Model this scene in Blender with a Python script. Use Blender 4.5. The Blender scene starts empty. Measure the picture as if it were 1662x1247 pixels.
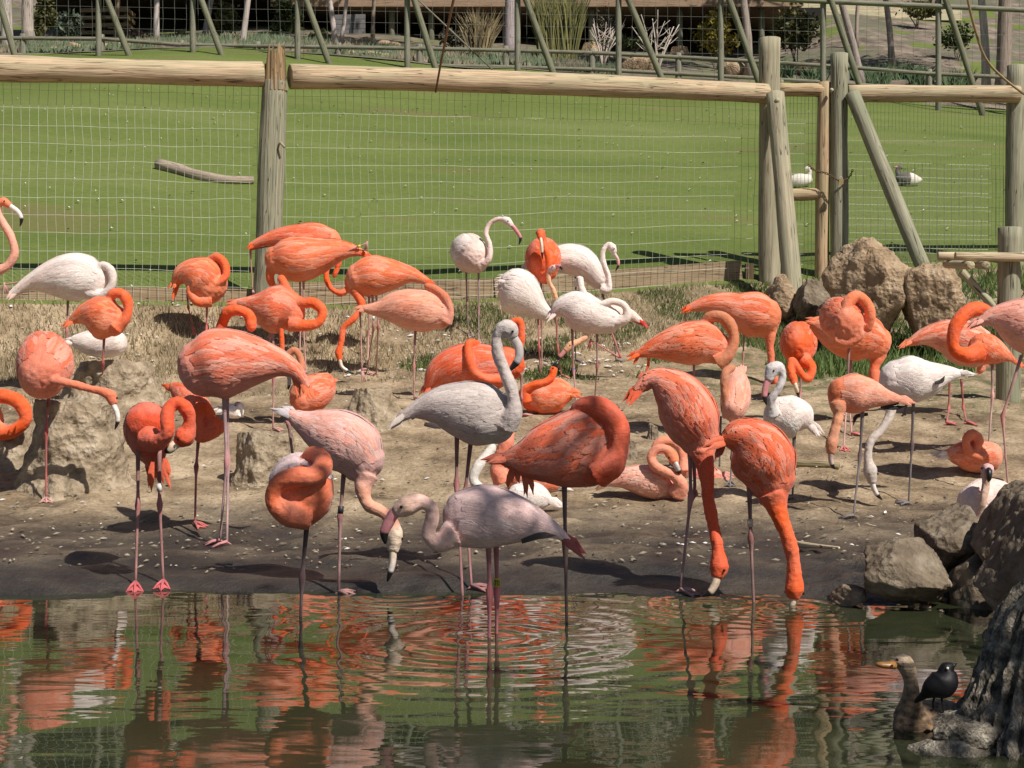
import bpy, bmesh, math, random
import numpy as np
from mathutils import Vector, noise as mn

# ------------------------------------------------------------------ camera, light
F, YH, EYE = 2500.0, 570.0, 1.05          # focal length / horizon row in photo pixels, eye height over water
scene = bpy.context.scene
cam_d = bpy.data.cameras.new('camera'); cam = bpy.data.objects.new('camera', cam_d)
scene.collection.objects.link(cam); scene.camera = cam
cam.location = (0, 0, EYE); cam.rotation_euler = (math.radians(90), 0, 0)
cam_d.sensor_width = 36.0; cam_d.lens = 36.0 * F / 1662.0
cam_d.shift_y = (YH - 623.5) / 1662.0
cam_d.clip_start = 0.05; cam_d.clip_end = 2000
SUN_EL = math.radians(50); SH = Vector((-0.68, 0.73, 0)).normalized()   # direction in which shadows fall
world = bpy.data.worlds.new('World'); scene.world = world; world.use_nodes = True
wn = world.node_tree.nodes; wl = world.node_tree.links
bg = wn['Background']; sky = wn.new('ShaderNodeTexSky'); sky.sky_type = 'NISHITA'; sky.sun_disc = False
sky.sun_elevation = SUN_EL
sky.sun_rotation = math.atan2(-SH.x, -SH.y)
wl.new(sky.outputs[0], bg.inputs[0]); bg.inputs[1].default_value = 0.052
sun_d = bpy.data.lights.new('sun', 'SUN'); sun = bpy.data.objects.new('sun', sun_d); scene.collection.objects.link(sun)
sun_d.energy = 5.0; sun_d.angle = math.radians(0.53); sun_d.color = (1.0, 0.95, 0.87)
ray = Vector((SH.x * math.cos(SUN_EL), SH.y * math.cos(SUN_EL), -math.sin(SUN_EL)))
sun.rotation_euler = ray.to_track_quat('-Z', 'Y').to_euler()
sun.location = (5, -5, 12)
vs = scene.view_settings
vs.view_transform = 'Standard'; vs.look = 'None'; vs.gamma = 1.0; vs.exposure = 0.10; vs.use_curve_mapping = False
scene.render.engine = 'CYCLES'

rnd = random.Random(7); npr = np.random.default_rng(7)
COL = scene.collection

# ------------------------------------------------------------------ helpers
def W(x, y, d):
    "photo pixel + distance -> world point"
    return Vector(((x - 831.0) * d / F, d, EYE - (y - YH) * d / F))

def lerp(a, b, t): return a + (b - a) * t
def sm(a, b, x):
    t = max(0.0, min(1.0, (x - a) / (b - a))); return t * t * (3 - 2 * t)

def tag(o, label=None, cat=None, group=None, kind=None):
    if label: o['label'] = label
    if cat: o['category'] = cat
    if group: o['group'] = group
    if kind: o['kind'] = kind
    return o

def empty(name, loc):
    o = bpy.data.objects.new(name, None); COL.objects.link(o); o.location = loc; o.empty_display_size = 0.1
    return o

def link(name, mesh, mat=None, parent=None):
    o = bpy.data.objects.new(name, mesh); COL.objects.link(o)
    if mat is not None and not mesh.materials: mesh.materials.append(mat)
    if parent is not None:
        o.parent = parent
        w_ = parent; m_ = parent.matrix_basis.copy()
        while w_.parent: m_ = w_.parent.matrix_basis @ w_.matrix_parent_inverse @ m_; w_ = w_.parent
        o.matrix_parent_inverse = m_.inverted()
    return o

class MB:
    "collects vertices (world space), faces, a colour and a flow vector per vertex"
    def __init__(s): s.v = []; s.f = []; s.c = []; s.w = []
    def add(s, v, f, c=None, w=None):
        o = len(s.v); s.v.extend([tuple(p) for p in v]); s.f.extend([tuple(i + o for i in q) for q in f])
        n = len(v)
        if c is None: c = (0.8, 0.8, 0.8)
        if len(c) == 3 and not hasattr(c[0], '__len__'): c = [tuple(c)] * n
        s.c.extend([tuple(q)[:3] for q in c])
        s.w.extend([tuple(q) for q in w] if w is not None else [tuple(p) for p in v])
        return o
    def mesh(s, name, smooth=True):
        m = bpy.data.meshes.new(name); m.from_pydata(s.v, [], s.f)
        set_attr(m, np.array(s.c), np.array(s.w))
        if smooth: m.polygons.foreach_set('use_smooth', [True] * len(m.polygons))
        m.update(); return m
    def build(s, name, mat, parent=None, smooth=True):
        return link(name, s.mesh(name, smooth), mat, parent)

def set_attr(m, c, w):
    a = m.attributes.new('col', 'FLOAT_COLOR', 'POINT')
    a.data.foreach_set('color', np.concatenate([c, np.ones((len(c), 1))], 1).astype(np.float32).ravel())
    b = m.attributes.new('flow', 'FLOAT_VECTOR', 'POINT')
    b.data.foreach_set('vector', np.asarray(w, dtype=np.float32).ravel())

def spline(P, n):
    "smooth resample of control rows (any columns) by chord length of the first three"
    P = np.asarray(P, float)
    if len(P) == 1: return np.repeat(P, n, 0), np.zeros(n)
    ch = np.linalg.norm(np.diff(P[:, :3], axis=0), axis=1) + 1e-6
    t = np.concatenate([[0], np.cumsum(ch)])
    m = np.zeros_like(P)
    m[0] = (P[1] - P[0]) / ch[0]; m[-1] = (P[-1] - P[-2]) / ch[-1]
    for i in range(1, len(P) - 1):
        a, b = ch[i - 1], ch[i]
        m[i] = ((P[i] - P[i - 1]) / a * b + (P[i + 1] - P[i]) / b * a) / (a + b)
    q = np.linspace(0, t[-1], n); out = np.zeros((n, P.shape[1]))
    for k, x in enumerate(q):
        i = min(max(np.searchsorted(t, x) - 1, 0), len(P) - 2); h = ch[i]; s = (x - t[i]) / h
        out[k] = (2*s**3-3*s*s+1)*P[i] + (s**3-2*s*s+s)*h*m[i] + (-2*s**3+3*s*s)*P[i+1] + (s**3-s*s)*h*m[i+1]
    return out, q

UP = np.array([0, 0, 1.0])
def frames(C):
    T = np.gradient(C, axis=0); T /= np.linalg.norm(T, axis=1)[:, None] + 1e-9
    N = np.zeros_like(T)
    ref = UP if abs(T[0] @ UP) < 0.95 else np.array([0, -1.0, 0])
    n = ref - T[0] * (ref @ T[0]); n /= np.linalg.norm(n); N[0] = n
    for i in range(1, len(T)):
        n = n - T[i] * (n @ T[i]); n /= np.linalg.norm(n) + 1e-9; N[i] = n
    return T, N, np.cross(T, N)

def tube(mb, C, R, seg=10, col=(.5, .5, .5), cap=True, ell=1.0, jit=0.0, colf=None):
    "round tube along C with radii R"
    C = np.asarray(C, float); R = np.asarray(R, float) * np.ones(len(C))
    T, N, B = frames(C); n = len(C)
    ang = np.linspace(0, 2 * math.pi, seg, endpoint=False)
    v = []; w = []; L = np.concatenate([[0], np.cumsum(np.linalg.norm(np.diff(C, axis=0), axis=1))])
    c = []
    off = rnd.random() * 50
    for i in range(n):
        for a in ang:
            rr = R[i] * (1 + (jit * mn.noise(Vector((math.cos(a) * 1.5 + off, math.sin(a) * 1.5, L[i] * 2.5))) if jit else 0))
            v.append(C[i] + rr * (math.cos(a) * N[i] + ell * math.sin(a) * B[i]))
            w.append((L[i] + off, math.cos(a) * R[i], math.sin(a) * R[i]))
            c.append(colf(i / (n - 1)) if colf else col)
    f = []
    for i in range(n - 1):
        for k in range(seg):
            f.append((i * seg + k, i * seg + (k + 1) % seg, (i + 1) * seg + (k + 1) % seg, (i + 1) * seg + k))
    if cap:
        f.append(tuple(range(seg - 1, -1, -1))); f.append(tuple((n - 1) * seg + k for k in range(seg)))
    return mb.add(v, f, c, w)

def log(mb, p0, p1, r0, r1=None, seg=14, n=10, jit=0.10, bend=0.0, col=(.5, .5, .5)):
    p0 = np.array(p0, float); p1 = np.array(p1, float); r1 = r0 if r1 is None else r1
    t = np.linspace(0, 1, n)
    C = p0[None] * (1 - t[:, None]) + p1[None] * t[:, None]
    C[:, 2] += bend * np.sin(t * math.pi)
    R = r0 + (r1 - r0) * t
    R = R * (1 + 0.03 * np.sin(t * 9 + rnd.random() * 6))
    # slightly rounded ends
    C = np.concatenate([C[:1], C[:1] + (C[1:2] - C[:1]) * 0.04, C[1:-1], C[-1:] - (C[-1:] - C[-2:-1]) * 0.04, C[-1:]])
    R = np.concatenate([R[:1] * .9, R[:1], R[1:-1], R[-1:], R[-1:] * .9])
    return tube(mb, C, R, seg, col, True, 1.0, jit)

def box(mb, lo, hi, col=(.5, .5, .5)):
    x0, y0, z0 = lo; x1, y1, z1 = hi
    v = [(x0,y0,z0),(x1,y0,z0),(x1,y1,z0),(x0,y1,z0),(x0,y0,z1),(x1,y0,z1),(x1,y1,z1),(x0,y1,z1)]
    return mb.add(v, [(3,2,1,0),(4,5,6,7),(0,1,5,4),(1,2,6,5),(2,3,7,6),(3,0,4,7)], col)

def plank(mb, p0, p1, h, th, col=(.5, .5, .5), nrm=None):
    "board between two points; h tall, th thick"
    p0 = np.array(p0, float); p1 = np.array(p1, float)
    t = (p1 - p0); L = np.linalg.norm(t); t /= L
    s = np.cross(t, UP) if nrm is None else np.array(nrm, float); s /= np.linalg.norm(s)
    u = np.cross(s, t)
    v = []; w = []
    for k, p in enumerate((p0, p1)):
        for a, b in ((-1, -1), (1, -1), (1, 1), (-1, 1)):
            v.append(p + s * a * th / 2 + u * b * h / 2); w.append((k * L + rnd.random() * 0, a * th / 2, b * h / 2 + rnd.random() * 0))
    off = rnd.random() * 30
    w = [(a + off, b, c + off) for a, b, c in w]
    return mb.add(v, [(3,2,1,0),(4,5,6,7),(0,1,5,4),(1,2,6,5),(2,3,7,6),(3,0,4,7)], col, w)

# ------------------------------------------------------------------ materials
def new_mat(name):
    m = bpy.data.materials.new(name); m.use_nodes = True
    nt = m.node_tree; return m, nt.nodes, nt.links, nt.nodes['Principled BSDF']

def N_(nodes, t, **kw):
    n = nodes.new(t)
    for k, v in kw.items():
        if k.startswith('i_'): n.inputs[k[2:].replace('_', ' ')].default_value = v
        else: setattr(n, k, v)
    return n

def ramp(nodes, stops, interp='LINEAR'):
    r = nodes.new('ShaderNodeValToRGB'); r.color_ramp.interpolation = interp
    e = r.color_ramp.elements
    while len(e) < len(stops): e.new(0.5)
    for k, (p, c) in enumerate(stops):
        e[k].position = p; e[k].color = (c[0], c[1], c[2], 1) if hasattr(c, '__len__') else (c, c, c, 1)
    return r

def mixc(nodes, links, fac, a, b, mode='MIX'):
    m = nodes.new('ShaderNodeMix'); m.data_type = 'RGBA'; m.blend_type = mode
    for s, i in ((fac, 0), (a, 6), (b, 7)):
        if hasattr(s, 'is_output') or hasattr(s, 'links'): links.new(s, m.inputs[i])
        elif hasattr(s, '__len__'): m.inputs[i].default_value = (s[0], s[1], s[2], 1)
        else: m.inputs[i].default_value = s
    return m.outputs[2]

def attr(nodes, name):
    a = nodes.new('ShaderNodeAttribute'); a.attribute_name = name; return a

def scaled(nodes, links, vec, s):
    m = nodes.new('ShaderNodeMapping'); m.inputs['Scale'].default_value = s; links.new(vec, m.inputs[0]); return m.outputs[0]

def bump(nodes, links, p, h, strength, dist):
    b = nodes.new('ShaderNodeBump'); b.inputs['Strength'].default_value = strength; b.inputs['Distance'].default_value = dist
    links.new(h, b.inputs['Height']); links.new(b.outputs[0], p.inputs['Normal']); return b

def mat_plumage():
    m, n, l, p = new_mat('plumage')
    c = attr(n, 'col'); fl = attr(n, 'flow')
    v = scaled(n, l, fl.outputs['Vector'], (11, 95, 95))
    t = N_(n, 'ShaderNodeTexNoise', i_Scale=1.0, i_Detail=3.0, i_Roughness=0.65); l.new(v, t.inputs['Vector'])
    r = ramp(n, [(0.25, 0.80), (0.5, 1.0), (0.75, 1.12)]); l.new(t.outputs[0], r.inputs[0])
    base = mixc(n, l, 1.0, c.outputs['Color'], r.outputs[0], 'MULTIPLY')
    t2 = N_(n, 'ShaderNodeTexNoise', i_Scale=9.0, i_Detail=2.0); 
    tc = n.new('ShaderNodeTexCoord'); l.new(tc.outputs['Object'], t2.inputs['Vector'])
    r2 = ramp(n, [(0.35, 0.0), (0.7, 1.0)]); l.new(t2.outputs[0], r2.inputs[0])
    pale = mixc(n, l, 0.09, base, (0.85, 0.62, 0.55))
    base = mixc(n, l, r2.outputs[0], base, pale)
    t6 = N_(n, 'ShaderNodeTexNoise', i_Scale=75.0, i_Detail=4.0, i_Roughness=0.7); l.new(tc.outputs['Object'], t6.inputs['Vector'])
    r6 = ramp(n, [(0.30, 0.85), (0.5, 1.0), (0.72, 1.10)]); l.new(t6.outputs[0], r6.inputs[0])
    base = mixc(n, l, 1.0, base, r6.outputs[0], 'MULTIPLY')
    l.new(base, p.inputs['Base Color']); p.inputs['Roughness'].default_value = 0.68
    p.inputs['Specular IOR Level'].default_value = 0.25
    p.inputs['Sheen Weight'].default_value = 0.12; p.inputs['Sheen Roughness'].default_value = 0.5
    p.inputs['Subsurface Weight'].default_value = 0.0
    t3 = N_(n, 'ShaderNodeTexNoise', i_Scale=170.0, i_Detail=2.0); l.new(tc.outputs['Object'], t3.inputs['Vector'])
    hh = n.new('ShaderNodeMath'); hh.operation = 'MULTIPLY_ADD'; hh.inputs[1].default_value = 0.35; l.new(t3.outputs[0], hh.inputs[0]); l.new(t.outputs[0], hh.inputs[2])
    bump(n, l, p, hh.outputs[0], 0.6, 0.006)
    return m

def mat_vc(name, rough=0.5, spec=0.4):
    m, n, l, p = new_mat(name)
    c = attr(n, 'col')
    t = N_(n, 'ShaderNodeTexNoise', i_Scale=60.0, i_Detail=3.0)
    tc = n.new('ShaderNodeTexCoord'); l.new(tc.outputs['Object'], t.inputs['Vector'])
    r = ramp(n, [(0.3, 0.8), (0.7, 1.12)]); l.new(t.outputs[0], r.inputs[0])
    l.new(mixc(n, l, 1.0, c.outputs['Color'], r.outputs[0], 'MULTIPLY'), p.inputs['Base Color'])
    p.inputs['Roughness'].default_value = rough; p.inputs['Specular IOR Level'].default_value = spec
    bump(n, l, p, t.outputs[0], 0.25, 0.002)
    return m

def mat_wood(name, a, b, crack=0.035, green=None):
    m, n, l, p = new_mat(name)
    fl = attr(n, 'flow'); c = attr(n, 'col')
    v = scaled(n, l, fl.outputs['Vector'], (2.2, 55, 55))
    t = N_(n, 'ShaderNodeTexNoise', i_Scale=1.0, i_Detail=6.0, i_Roughness=0.62); l.new(v, t.inputs['Vector'])
    r = ramp(n, [(0.28, a), (0.55, b), (0.8, tuple(min(1, q * 1.18) for q in b))]); l.new(t.outputs[0], r.inputs[0])
    base = r.outputs[0]
    v2 = scaled(n, l, fl.outputs['Vector'], (1.1, 16, 16))
    t2 = N_(n, 'ShaderNodeTexNoise', i_Scale=1.0, i_Detail=4.0); l.new(v2, t2.inputs['Vector'])
    if green:
        rg = ramp(n, [(0.45, 0.0), (0.62, 0.75)]); l.new(t2.outputs[0], rg.inputs[0])
        base = mixc(n, l, rg.outputs[0], base, green)
    # drying cracks along the grain
    v3 = scaled(n, l, fl.outputs['Vector'], (0.9, 26, 26))
    t3 = N_(n, 'ShaderNodeTexNoise', i_Scale=1.0, i_Detail=1.5, i_Distortion=0.6); l.new(v3, t3.inputs['Vector'])
    mt = n.new('ShaderNodeMath'); mt.operation = 'SUBTRACT'; mt.inputs[1].default_value = 0.5; l.new(t3.outputs[0], mt.inputs[0])
    ab = n.new('ShaderNodeMath'); ab.operation = 'ABSOLUTE'; l.new(mt.outputs[0], ab.inputs[0])
    rc = ramp(n, [(0.0, 0.0), (0.018, 1.0)]); l.new(ab.outputs[0], rc.inputs[0])
    t4 = N_(n, 'ShaderNodeTexNoise', i_Scale=3.0, i_Detail=1.0); l.new(fl.outputs['Vector'], t4.inputs['Vector'])
    rk = ramp(n, [(0.42, 1.0), (0.50, 0.0)]); l.new(t4.outputs[0], rk.inputs[0])
    mx = n.new('ShaderNodeMath'); mx.operation = 'MAXIMUM'; l.new(rc.outputs[0], mx.inputs[0]); l.new(rk.outputs[0], mx.inputs[1])
    base = mixc(n, l, mx.outputs[0], (0.05, 0.04, 0.03), base)
    base = mixc(n, l, 1.0, base, c.outputs['Color'], 'MULTIPLY')
    l.new(base, p.inputs['Base Color']); p.inputs['Roughness'].default_value = 0.8
    p.inputs['Specular IOR Level'].default_value = 0.2
    h = n.new('ShaderNodeMath'); h.operation = 'MULTIPLY'; l.new(t.outputs[0], h.inputs[0]); l.new(mx.outputs[0], h.inputs[1])
    bump(n, l, p, h.outputs[0], 0.7, 0.012)
    return m

def mat_rock(name, a, b, c, sc=6.0, bd=0.03):
    m, n, l, p = new_mat(name)
    tc = n.new('ShaderNodeTexCoord')
    t = N_(n, 'ShaderNodeTexNoise', i_Scale=sc, i_Detail=8.0, i_Roughness=0.65); l.new(tc.outputs['Object'], t.inputs['Vector'])
    r = ramp(n, [(0.28, a), (0.5, b), (0.72, c)]); l.new(t.outputs[0], r.inputs[0])
    t2 = N_(n, 'ShaderNodeTexVoronoi', i_Scale=sc * 4); l.new(tc.outputs['Object'], t2.inputs['Vector'])
    r2 = ramp(n, [(0.0, 0.7), (0.35, 1.0)]); l.new(t2.outputs['Distance'], r2.inputs[0])
    l.new(mixc(n, l, 0.7, r.outputs[0], r2.outputs[0], 'MULTIPLY'), p.inputs['Base Color'])
    p.inputs['Roughness'].default_value = 0.85; p.inputs['Specular IOR Level'].default_value = 0.25
    ad = n.new('ShaderNodeMath'); ad.operation = 'MULTIPLY_ADD'; ad.inputs[1].default_value = 0.3
    l.new(t2.outputs['Distance'], ad.inputs[0]); l.new(t.outputs[0], ad.inputs[2])
    bump(n, l, p, ad.outputs[0], 0.8, bd)
    return m

def mat_ground():
    m, n, l, p = new_mat('mud')
    g = n.new('ShaderNodeNewGeometry'); sx = n.new('ShaderNodeSeparateXYZ'); l.new(g.outputs['Position'], sx.inputs[0])
    pos = g.outputs['Position']
    t = N_(n, 'ShaderNodeTexNoise', i_Scale=2.2, i_Detail=10.0, i_Roughness=0.68); l.new(pos, t.inputs['Vector'])
    dry = ramp(n, [(0.31, (0.085, 0.058, 0.034)), (0.46, (0.275, 0.198, 0.120)), (0.66, (0.52, 0.400, 0.262))]); l.new(t.outputs[0], dry.inputs[0])
    t2 = N_(n, 'ShaderNodeTexNoise', i_Scale=38.0, i_Detail=5.0, i_Roughness=0.7); l.new(pos, t2.inputs['Vector'])
    r2 = ramp(n, [(0.30, 0.55), (0.5, 1.0), (0.72, 1.3)]); l.new(t2.outputs[0], r2.inputs[0])
    dryc = mixc(n, l, 1.0, dry.outputs[0], r2.outputs[0], 'MULTIPLY')
    wet = ramp(n, [(0.3, (0.018, 0.015, 0.014)), (0.5, (0.046, 0.038, 0.032)), (0.7, (0.095, 0.078, 0.060))]); l.new(t.outputs[0], wet.inputs[0])
    # wetness: damp ground next to the pond, by height over the water
    wz = n.new('ShaderNodeMath'); wz.operation = 'MULTIPLY_ADD'; wz.inputs[1].default_value = 0.13; 
    t3 = N_(n, 'ShaderNodeTexNoise', i_Scale=1.3, i_Detail=5.0); l.new(pos, t3.inputs['Vector'])
    l.new(t3.outputs[0], wz.inputs[0]); l.new(sx.outputs[2], wz.inputs[2])
    rw = ramp(n, [(0.02, 0.0), (0.19, 1.0)])
    mp = n.new('ShaderNodeMapRange'); mp.inputs[1].default_value = 0.04; mp.inputs[2].default_value = 0.30
    l.new(wz.outputs[0], mp.inputs[0]); l.new(mp.outputs[0], rw.inputs[0])
    rw.color_ramp.elements[0].position = 0.36; rw.color_ramp.elements[1].position = 0.74
    base = mixc(n, l, rw.outputs[0], wet.outputs[0], dryc)
    # green cover towards the fence on the right and in patches
    gx = n.new('ShaderNodeMapRange'); gx.inputs[1].default_value = 0.6; gx.inputs[2].default_value = 2.6; l.new(sx.outputs[0], gx.inputs[0])
    gy = n.new('ShaderNodeMapRange'); gy.inputs[1].default_value = 11.0; gy.inputs[2].default_value = 13.6; l.new(sx.outputs[1], gy.inputs[0])
    gm = n.new('ShaderNodeMath'); gm.operation = 'MULTIPLY'; l.new(gx.outputs[0], gm.inputs[0]); l.new(gy.outputs[0], gm.inputs[1])
    t5 = N_(n, 'ShaderNodeTexNoise', i_Scale=4.5, i_Detail=7.0, i_Roughness=0.7); l.new(pos, t5.inputs['Vector'])
    rg = ramp(n, [(0.46, 0.0), (0.58, 0.85)]); l.new(t5.outputs[0], rg.inputs[0])
    gf = n.new('ShaderNodeMath'); gf.operation = 'MULTIPLY'; l.new(gm.outputs[0], gf.inputs[0]); l.new(rg.outputs[0], gf.inputs[1])
    base = mixc(n, l, gf.outputs[0], base, (0.075, 0.105, 0.03))
    l.new(base, p.inputs['Base Color'])
    rr = n.new('ShaderNodeMapRange'); rr.inputs[3].default_value = 0.38; rr.inputs[4].default_value = 0.92
    l.new(rw.outputs[0], rr.inputs[0]); l.new(rr.outputs[0], p.inputs['Roughness'])
    p.inputs['Specular IOR Level'].default_value = 0.35
    ad = n.new('ShaderNodeMath'); ad.operation = 'MULTIPLY_ADD'; ad.inputs[1].default_value = 0.35
    l.new(t2.outputs[0], ad.inputs[0]); l.new(t.outputs[0], ad.inputs[2])
    bump(n, l, p, ad.outputs[0], 0.9, 0.05)
    return m

def mat_lawn():
    m, n, l, p = new_mat('lawn_grass')
    g = n.new('ShaderNodeNewGeometry'); pos = g.outputs['Position']
    v1 = scaled(n, l, pos, (0.14, 0.42, 0.42))
    t = N_(n, 'ShaderNodeTexNoise', i_Scale=1.0, i_Detail=6.0, i_Roughness=0.6); l.new(v1, t.inputs['Vector'])
    r = ramp(n, [(0.28, (0.098, 0.132, 0.030)), (0.52, (0.130, 0.166, 0.042)), (0.72, (0.165, 0.190, 0.062))]); l.new(t.outputs[0], r.inputs[0])
    v2 = scaled(n, l, pos, (5, 9, 9))
    t2 = N_(n, 'ShaderNodeTexNoise', i_Scale=2.2, i_Detail=6.0, i_Roughness=0.75); l.new(v2, t2.inputs['Vector'])
    r2 = ramp(n, [(0.3, 0.72), (0.5, 1.0), (0.7, 1.22)]); l.new(t2.outputs[0], r2.inputs[0])
    base = mixc(n, l, 1.0, r.outputs[0], r2.outputs[0], 'MULTIPLY')
    # worn bare patches
    v3 = scaled(n, l, pos, (0.16, 0.55, 0.4))
    t3 = N_(n, 'ShaderNodeTexNoise', i_Scale=1.6, i_Detail=5.0); l.new(v3, t3.inputs['Vector'])
    r3 = ramp(n, [(0.60, 0.0), (0.72, 0.65)]); l.new(t3.outputs[0], r3.inputs[0])
    base = mixc(n, l, r3.outputs[0], base, (0.17, 0.135, 0.06))
    l.new(base, p.inputs['Base Color']); p.inputs['Roughness'].default_value = 0.85; p.inputs['Specular IOR Level'].default_value = 0.15
    bump(n, l, p, t2.outputs[0], 0.6, 0.03)
    return m

def mat_water():
    m, n, l, p = new_mat('pond_water')
    g = n.new('ShaderNodeNewGeometry'); pos = g.outputs['Position']
    t = N_(n, 'ShaderNodeTexNoise', i_Scale=1.0, i_Detail=3.0, i_Roughness=0.5, i_Distortion=0.4)
    l.new(scaled(n, l, pos, (1.5, 3.6, 1)), t.inputs['Vector'])
    t2 = N_(n, 'ShaderNodeTexNoise', i_Scale=1.0, i_Detail=2.0); l.new(scaled(n, l, pos, (9, 26, 1)), t2.inputs['Vector'])
    h = n.new('ShaderNodeMath'); h.operation = 'MULTIPLY_ADD'; h.inputs[1].default_value = 0.05
    l.new(t2.outputs[0], h.inputs[0]); l.new(t.outputs[0], h.inputs[2])
    cur = h.outputs[0]
    # rings spreading from drips and from legs in the water
    for cx, cy, k, amp, fall in RINGS:
        vm = n.new('ShaderNodeVectorMath'); vm.operation = 'DISTANCE'; vm.inputs[1].default_value = (cx, cy, 0); l.new(pos, vm.inputs[0])
        s = n.new('ShaderNodeMath'); s.operation = 'MULTIPLY'; s.inputs[1].default_value = k; l.new(vm.outputs['Value'], s.inputs[0])
        sn = n.new('ShaderNodeMath'); sn.operation = 'SINE'; l.new(s.outputs[0], sn.inputs[0])
        mr = n.new('ShaderNodeMapRange'); mr.inputs[1].default_value = 0.02; mr.inputs[2].default_value = fall; mr.inputs[3].default_value = amp; mr.inputs[4].default_value = 0.0
        l.new(vm.outputs['Value'], mr.inputs[0])
        ma = n.new('ShaderNodeMath'); ma.operation = 'MULTIPLY_ADD'; l.new(sn.outputs[0], ma.inputs[0]); l.new(mr.outputs[0], ma.inputs[1]); l.new(cur, ma.inputs[2])
        cur = ma.outputs[0]
    t4 = N_(n, 'ShaderNodeTexNoise', i_Scale=1.4, i_Detail=4.0); l.new(pos, t4.inputs['Vector'])
    r = ramp(n, [(0.3, (0.016, 0.022, 0.010)), (0.7, (0.044, 0.048, 0.024))]); l.new(t4.outputs[0], r.inputs[0])
    l.new(r.outputs[0], p.inputs['Base Color'])
    p.inputs['Roughness'].default_value = 0.015; p.inputs['IOR'].default_value = 1.45
    p.inputs['Specular IOR Level'].default_value = 0.6
    bump(n, l, p, cur, 0.105, 0.035)
    return m

def mat_plain(name, col, rough=0.6, metal=0.0, var=0.25, sc=20.0, spec=0.4):
    m, n, l, p = new_mat(name)
    tc = n.new('ShaderNodeTexCoord')
    t = N_(n, 'ShaderNodeTexNoise', i_Scale=sc, i_Detail=5.0); l.new(tc.outputs['Object'], t.inputs['Vector'])
    lo = tuple(c * (1 - var) for c in col); hi = tuple(min(1, c * (1 + var)) for c in col)
    r = ramp(n, [(0.3, lo), (0.7, hi)]); l.new(t.outputs[0], r.inputs[0]); l.new(r.outputs[0], p.inputs['Base Color'])
    p.inputs['Roughness'].default_value = rough; p.inputs['Metallic'].default_value = metal; p.inputs['Specular IOR Level'].default_value = spec
    return m

RINGS = [(-0.49, 6.63, 62.0, 0.24, 0.75), (-0.09, 5.65, 46.0, 0.22, 1.3), (0.85, 6.38, 70.0, 0.16, 0.55), (1.15, 6.33, 66.0, 0.18, 0.7),
         (0.21, 5.97, 55.0, 0.10, 0.8), (1.10, 4.3, 44.0, 0.07, 0.7)]
M = dict(
    plume=mat_plumage(), vc=mat_vc('painted_parts'), eye=mat_plain('eye', (0.02, 0.016, 0.01), 0.1, 0, 0.1),
    bill=mat_vc('bill_horn', 0.38, 0.5), leaf=mat_vc('leaves', 0.6, 0.2), blade=mat_vc('grass_blades', 0.7, 0.15),
    rail=mat_wood('rail_wood', (0.21, 0.160, 0.11), (0.50, 0.42, 0.30), green=(0.36, 0.36, 0.25)),
    post=mat_wood('post_wood', (0.17, 0.150, 0.11), (0.36, 0.325, 0.245), green=(0.25, 0.255, 0.18)),
    farpost=mat_wood('far_pole_wood', (0.16, 0.145, 0.115), (0.27, 0.25, 0.205)),
    board=mat_wood('board_wood', (0.23, 0.165, 0.105), (0.40, 0.31, 0.21)),
    bark=mat_wood('pale_bark', (0.24, 0.20, 0.17), (0.46, 0.41, 0.37)),
    drift=mat_rock('weathered_stump_wood', (0.020, 0.016, 0.012), (0.20, 0.17, 0.13), (0.62, 0.55, 0.44), 26.0, 0.03),
    rock=mat_rock('dark_rock', (0.080, 0.058, 0.038), (0.22, 0.170, 0.118), (0.38, 0.32, 0.245), 7.0, 0.07),
    tan=mat_rock('tan_boulder', (0.17, 0.115, 0.066), (0.39, 0.275, 0.172), (0.55, 0.42, 0.285), 6.0, 0.09),
    mound=mat_rock('dried_mud', (0.17, 0.128, 0.084), (0.34, 0.265, 0.18), (0.56, 0.46, 0.34), 8.0, 0.05),
    ground=mat_ground(), lawn=mat_lawn(), water=mat_water(),
    farwire=mat_plain('far_wire', (0.20, 0.20, 0.17), 0.6, 0.0, 0.2),
    wire=mat_plain('galvanised_wire', (0.44, 0.45, 0.36), 0.5, 0.0, 0.2), rust=mat_plain('rusty_chain', (0.13, 0.075, 0.04), 0.6, 0.4),
    brass=mat_plain('padlock_brass', (0.42, 0.30, 0.14), 0.4, 0.6), dark=mat_plain('undercroft_shade', (0.018, 0.015, 0.012), 0.9),
    siding=mat_plain('grey_siding', (0.16, 0.15, 0.15), 0.8), deckwood=mat_wood('deck_wood', (0.22, 0.14, 0.09), (0.36, 0.245, 0.165)),
    tarp=mat_plain('black_liner', (0.02, 0.02, 0.022), 0.5),
    litter=mat_vc('litter', 0.8, 0.2),
)
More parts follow.
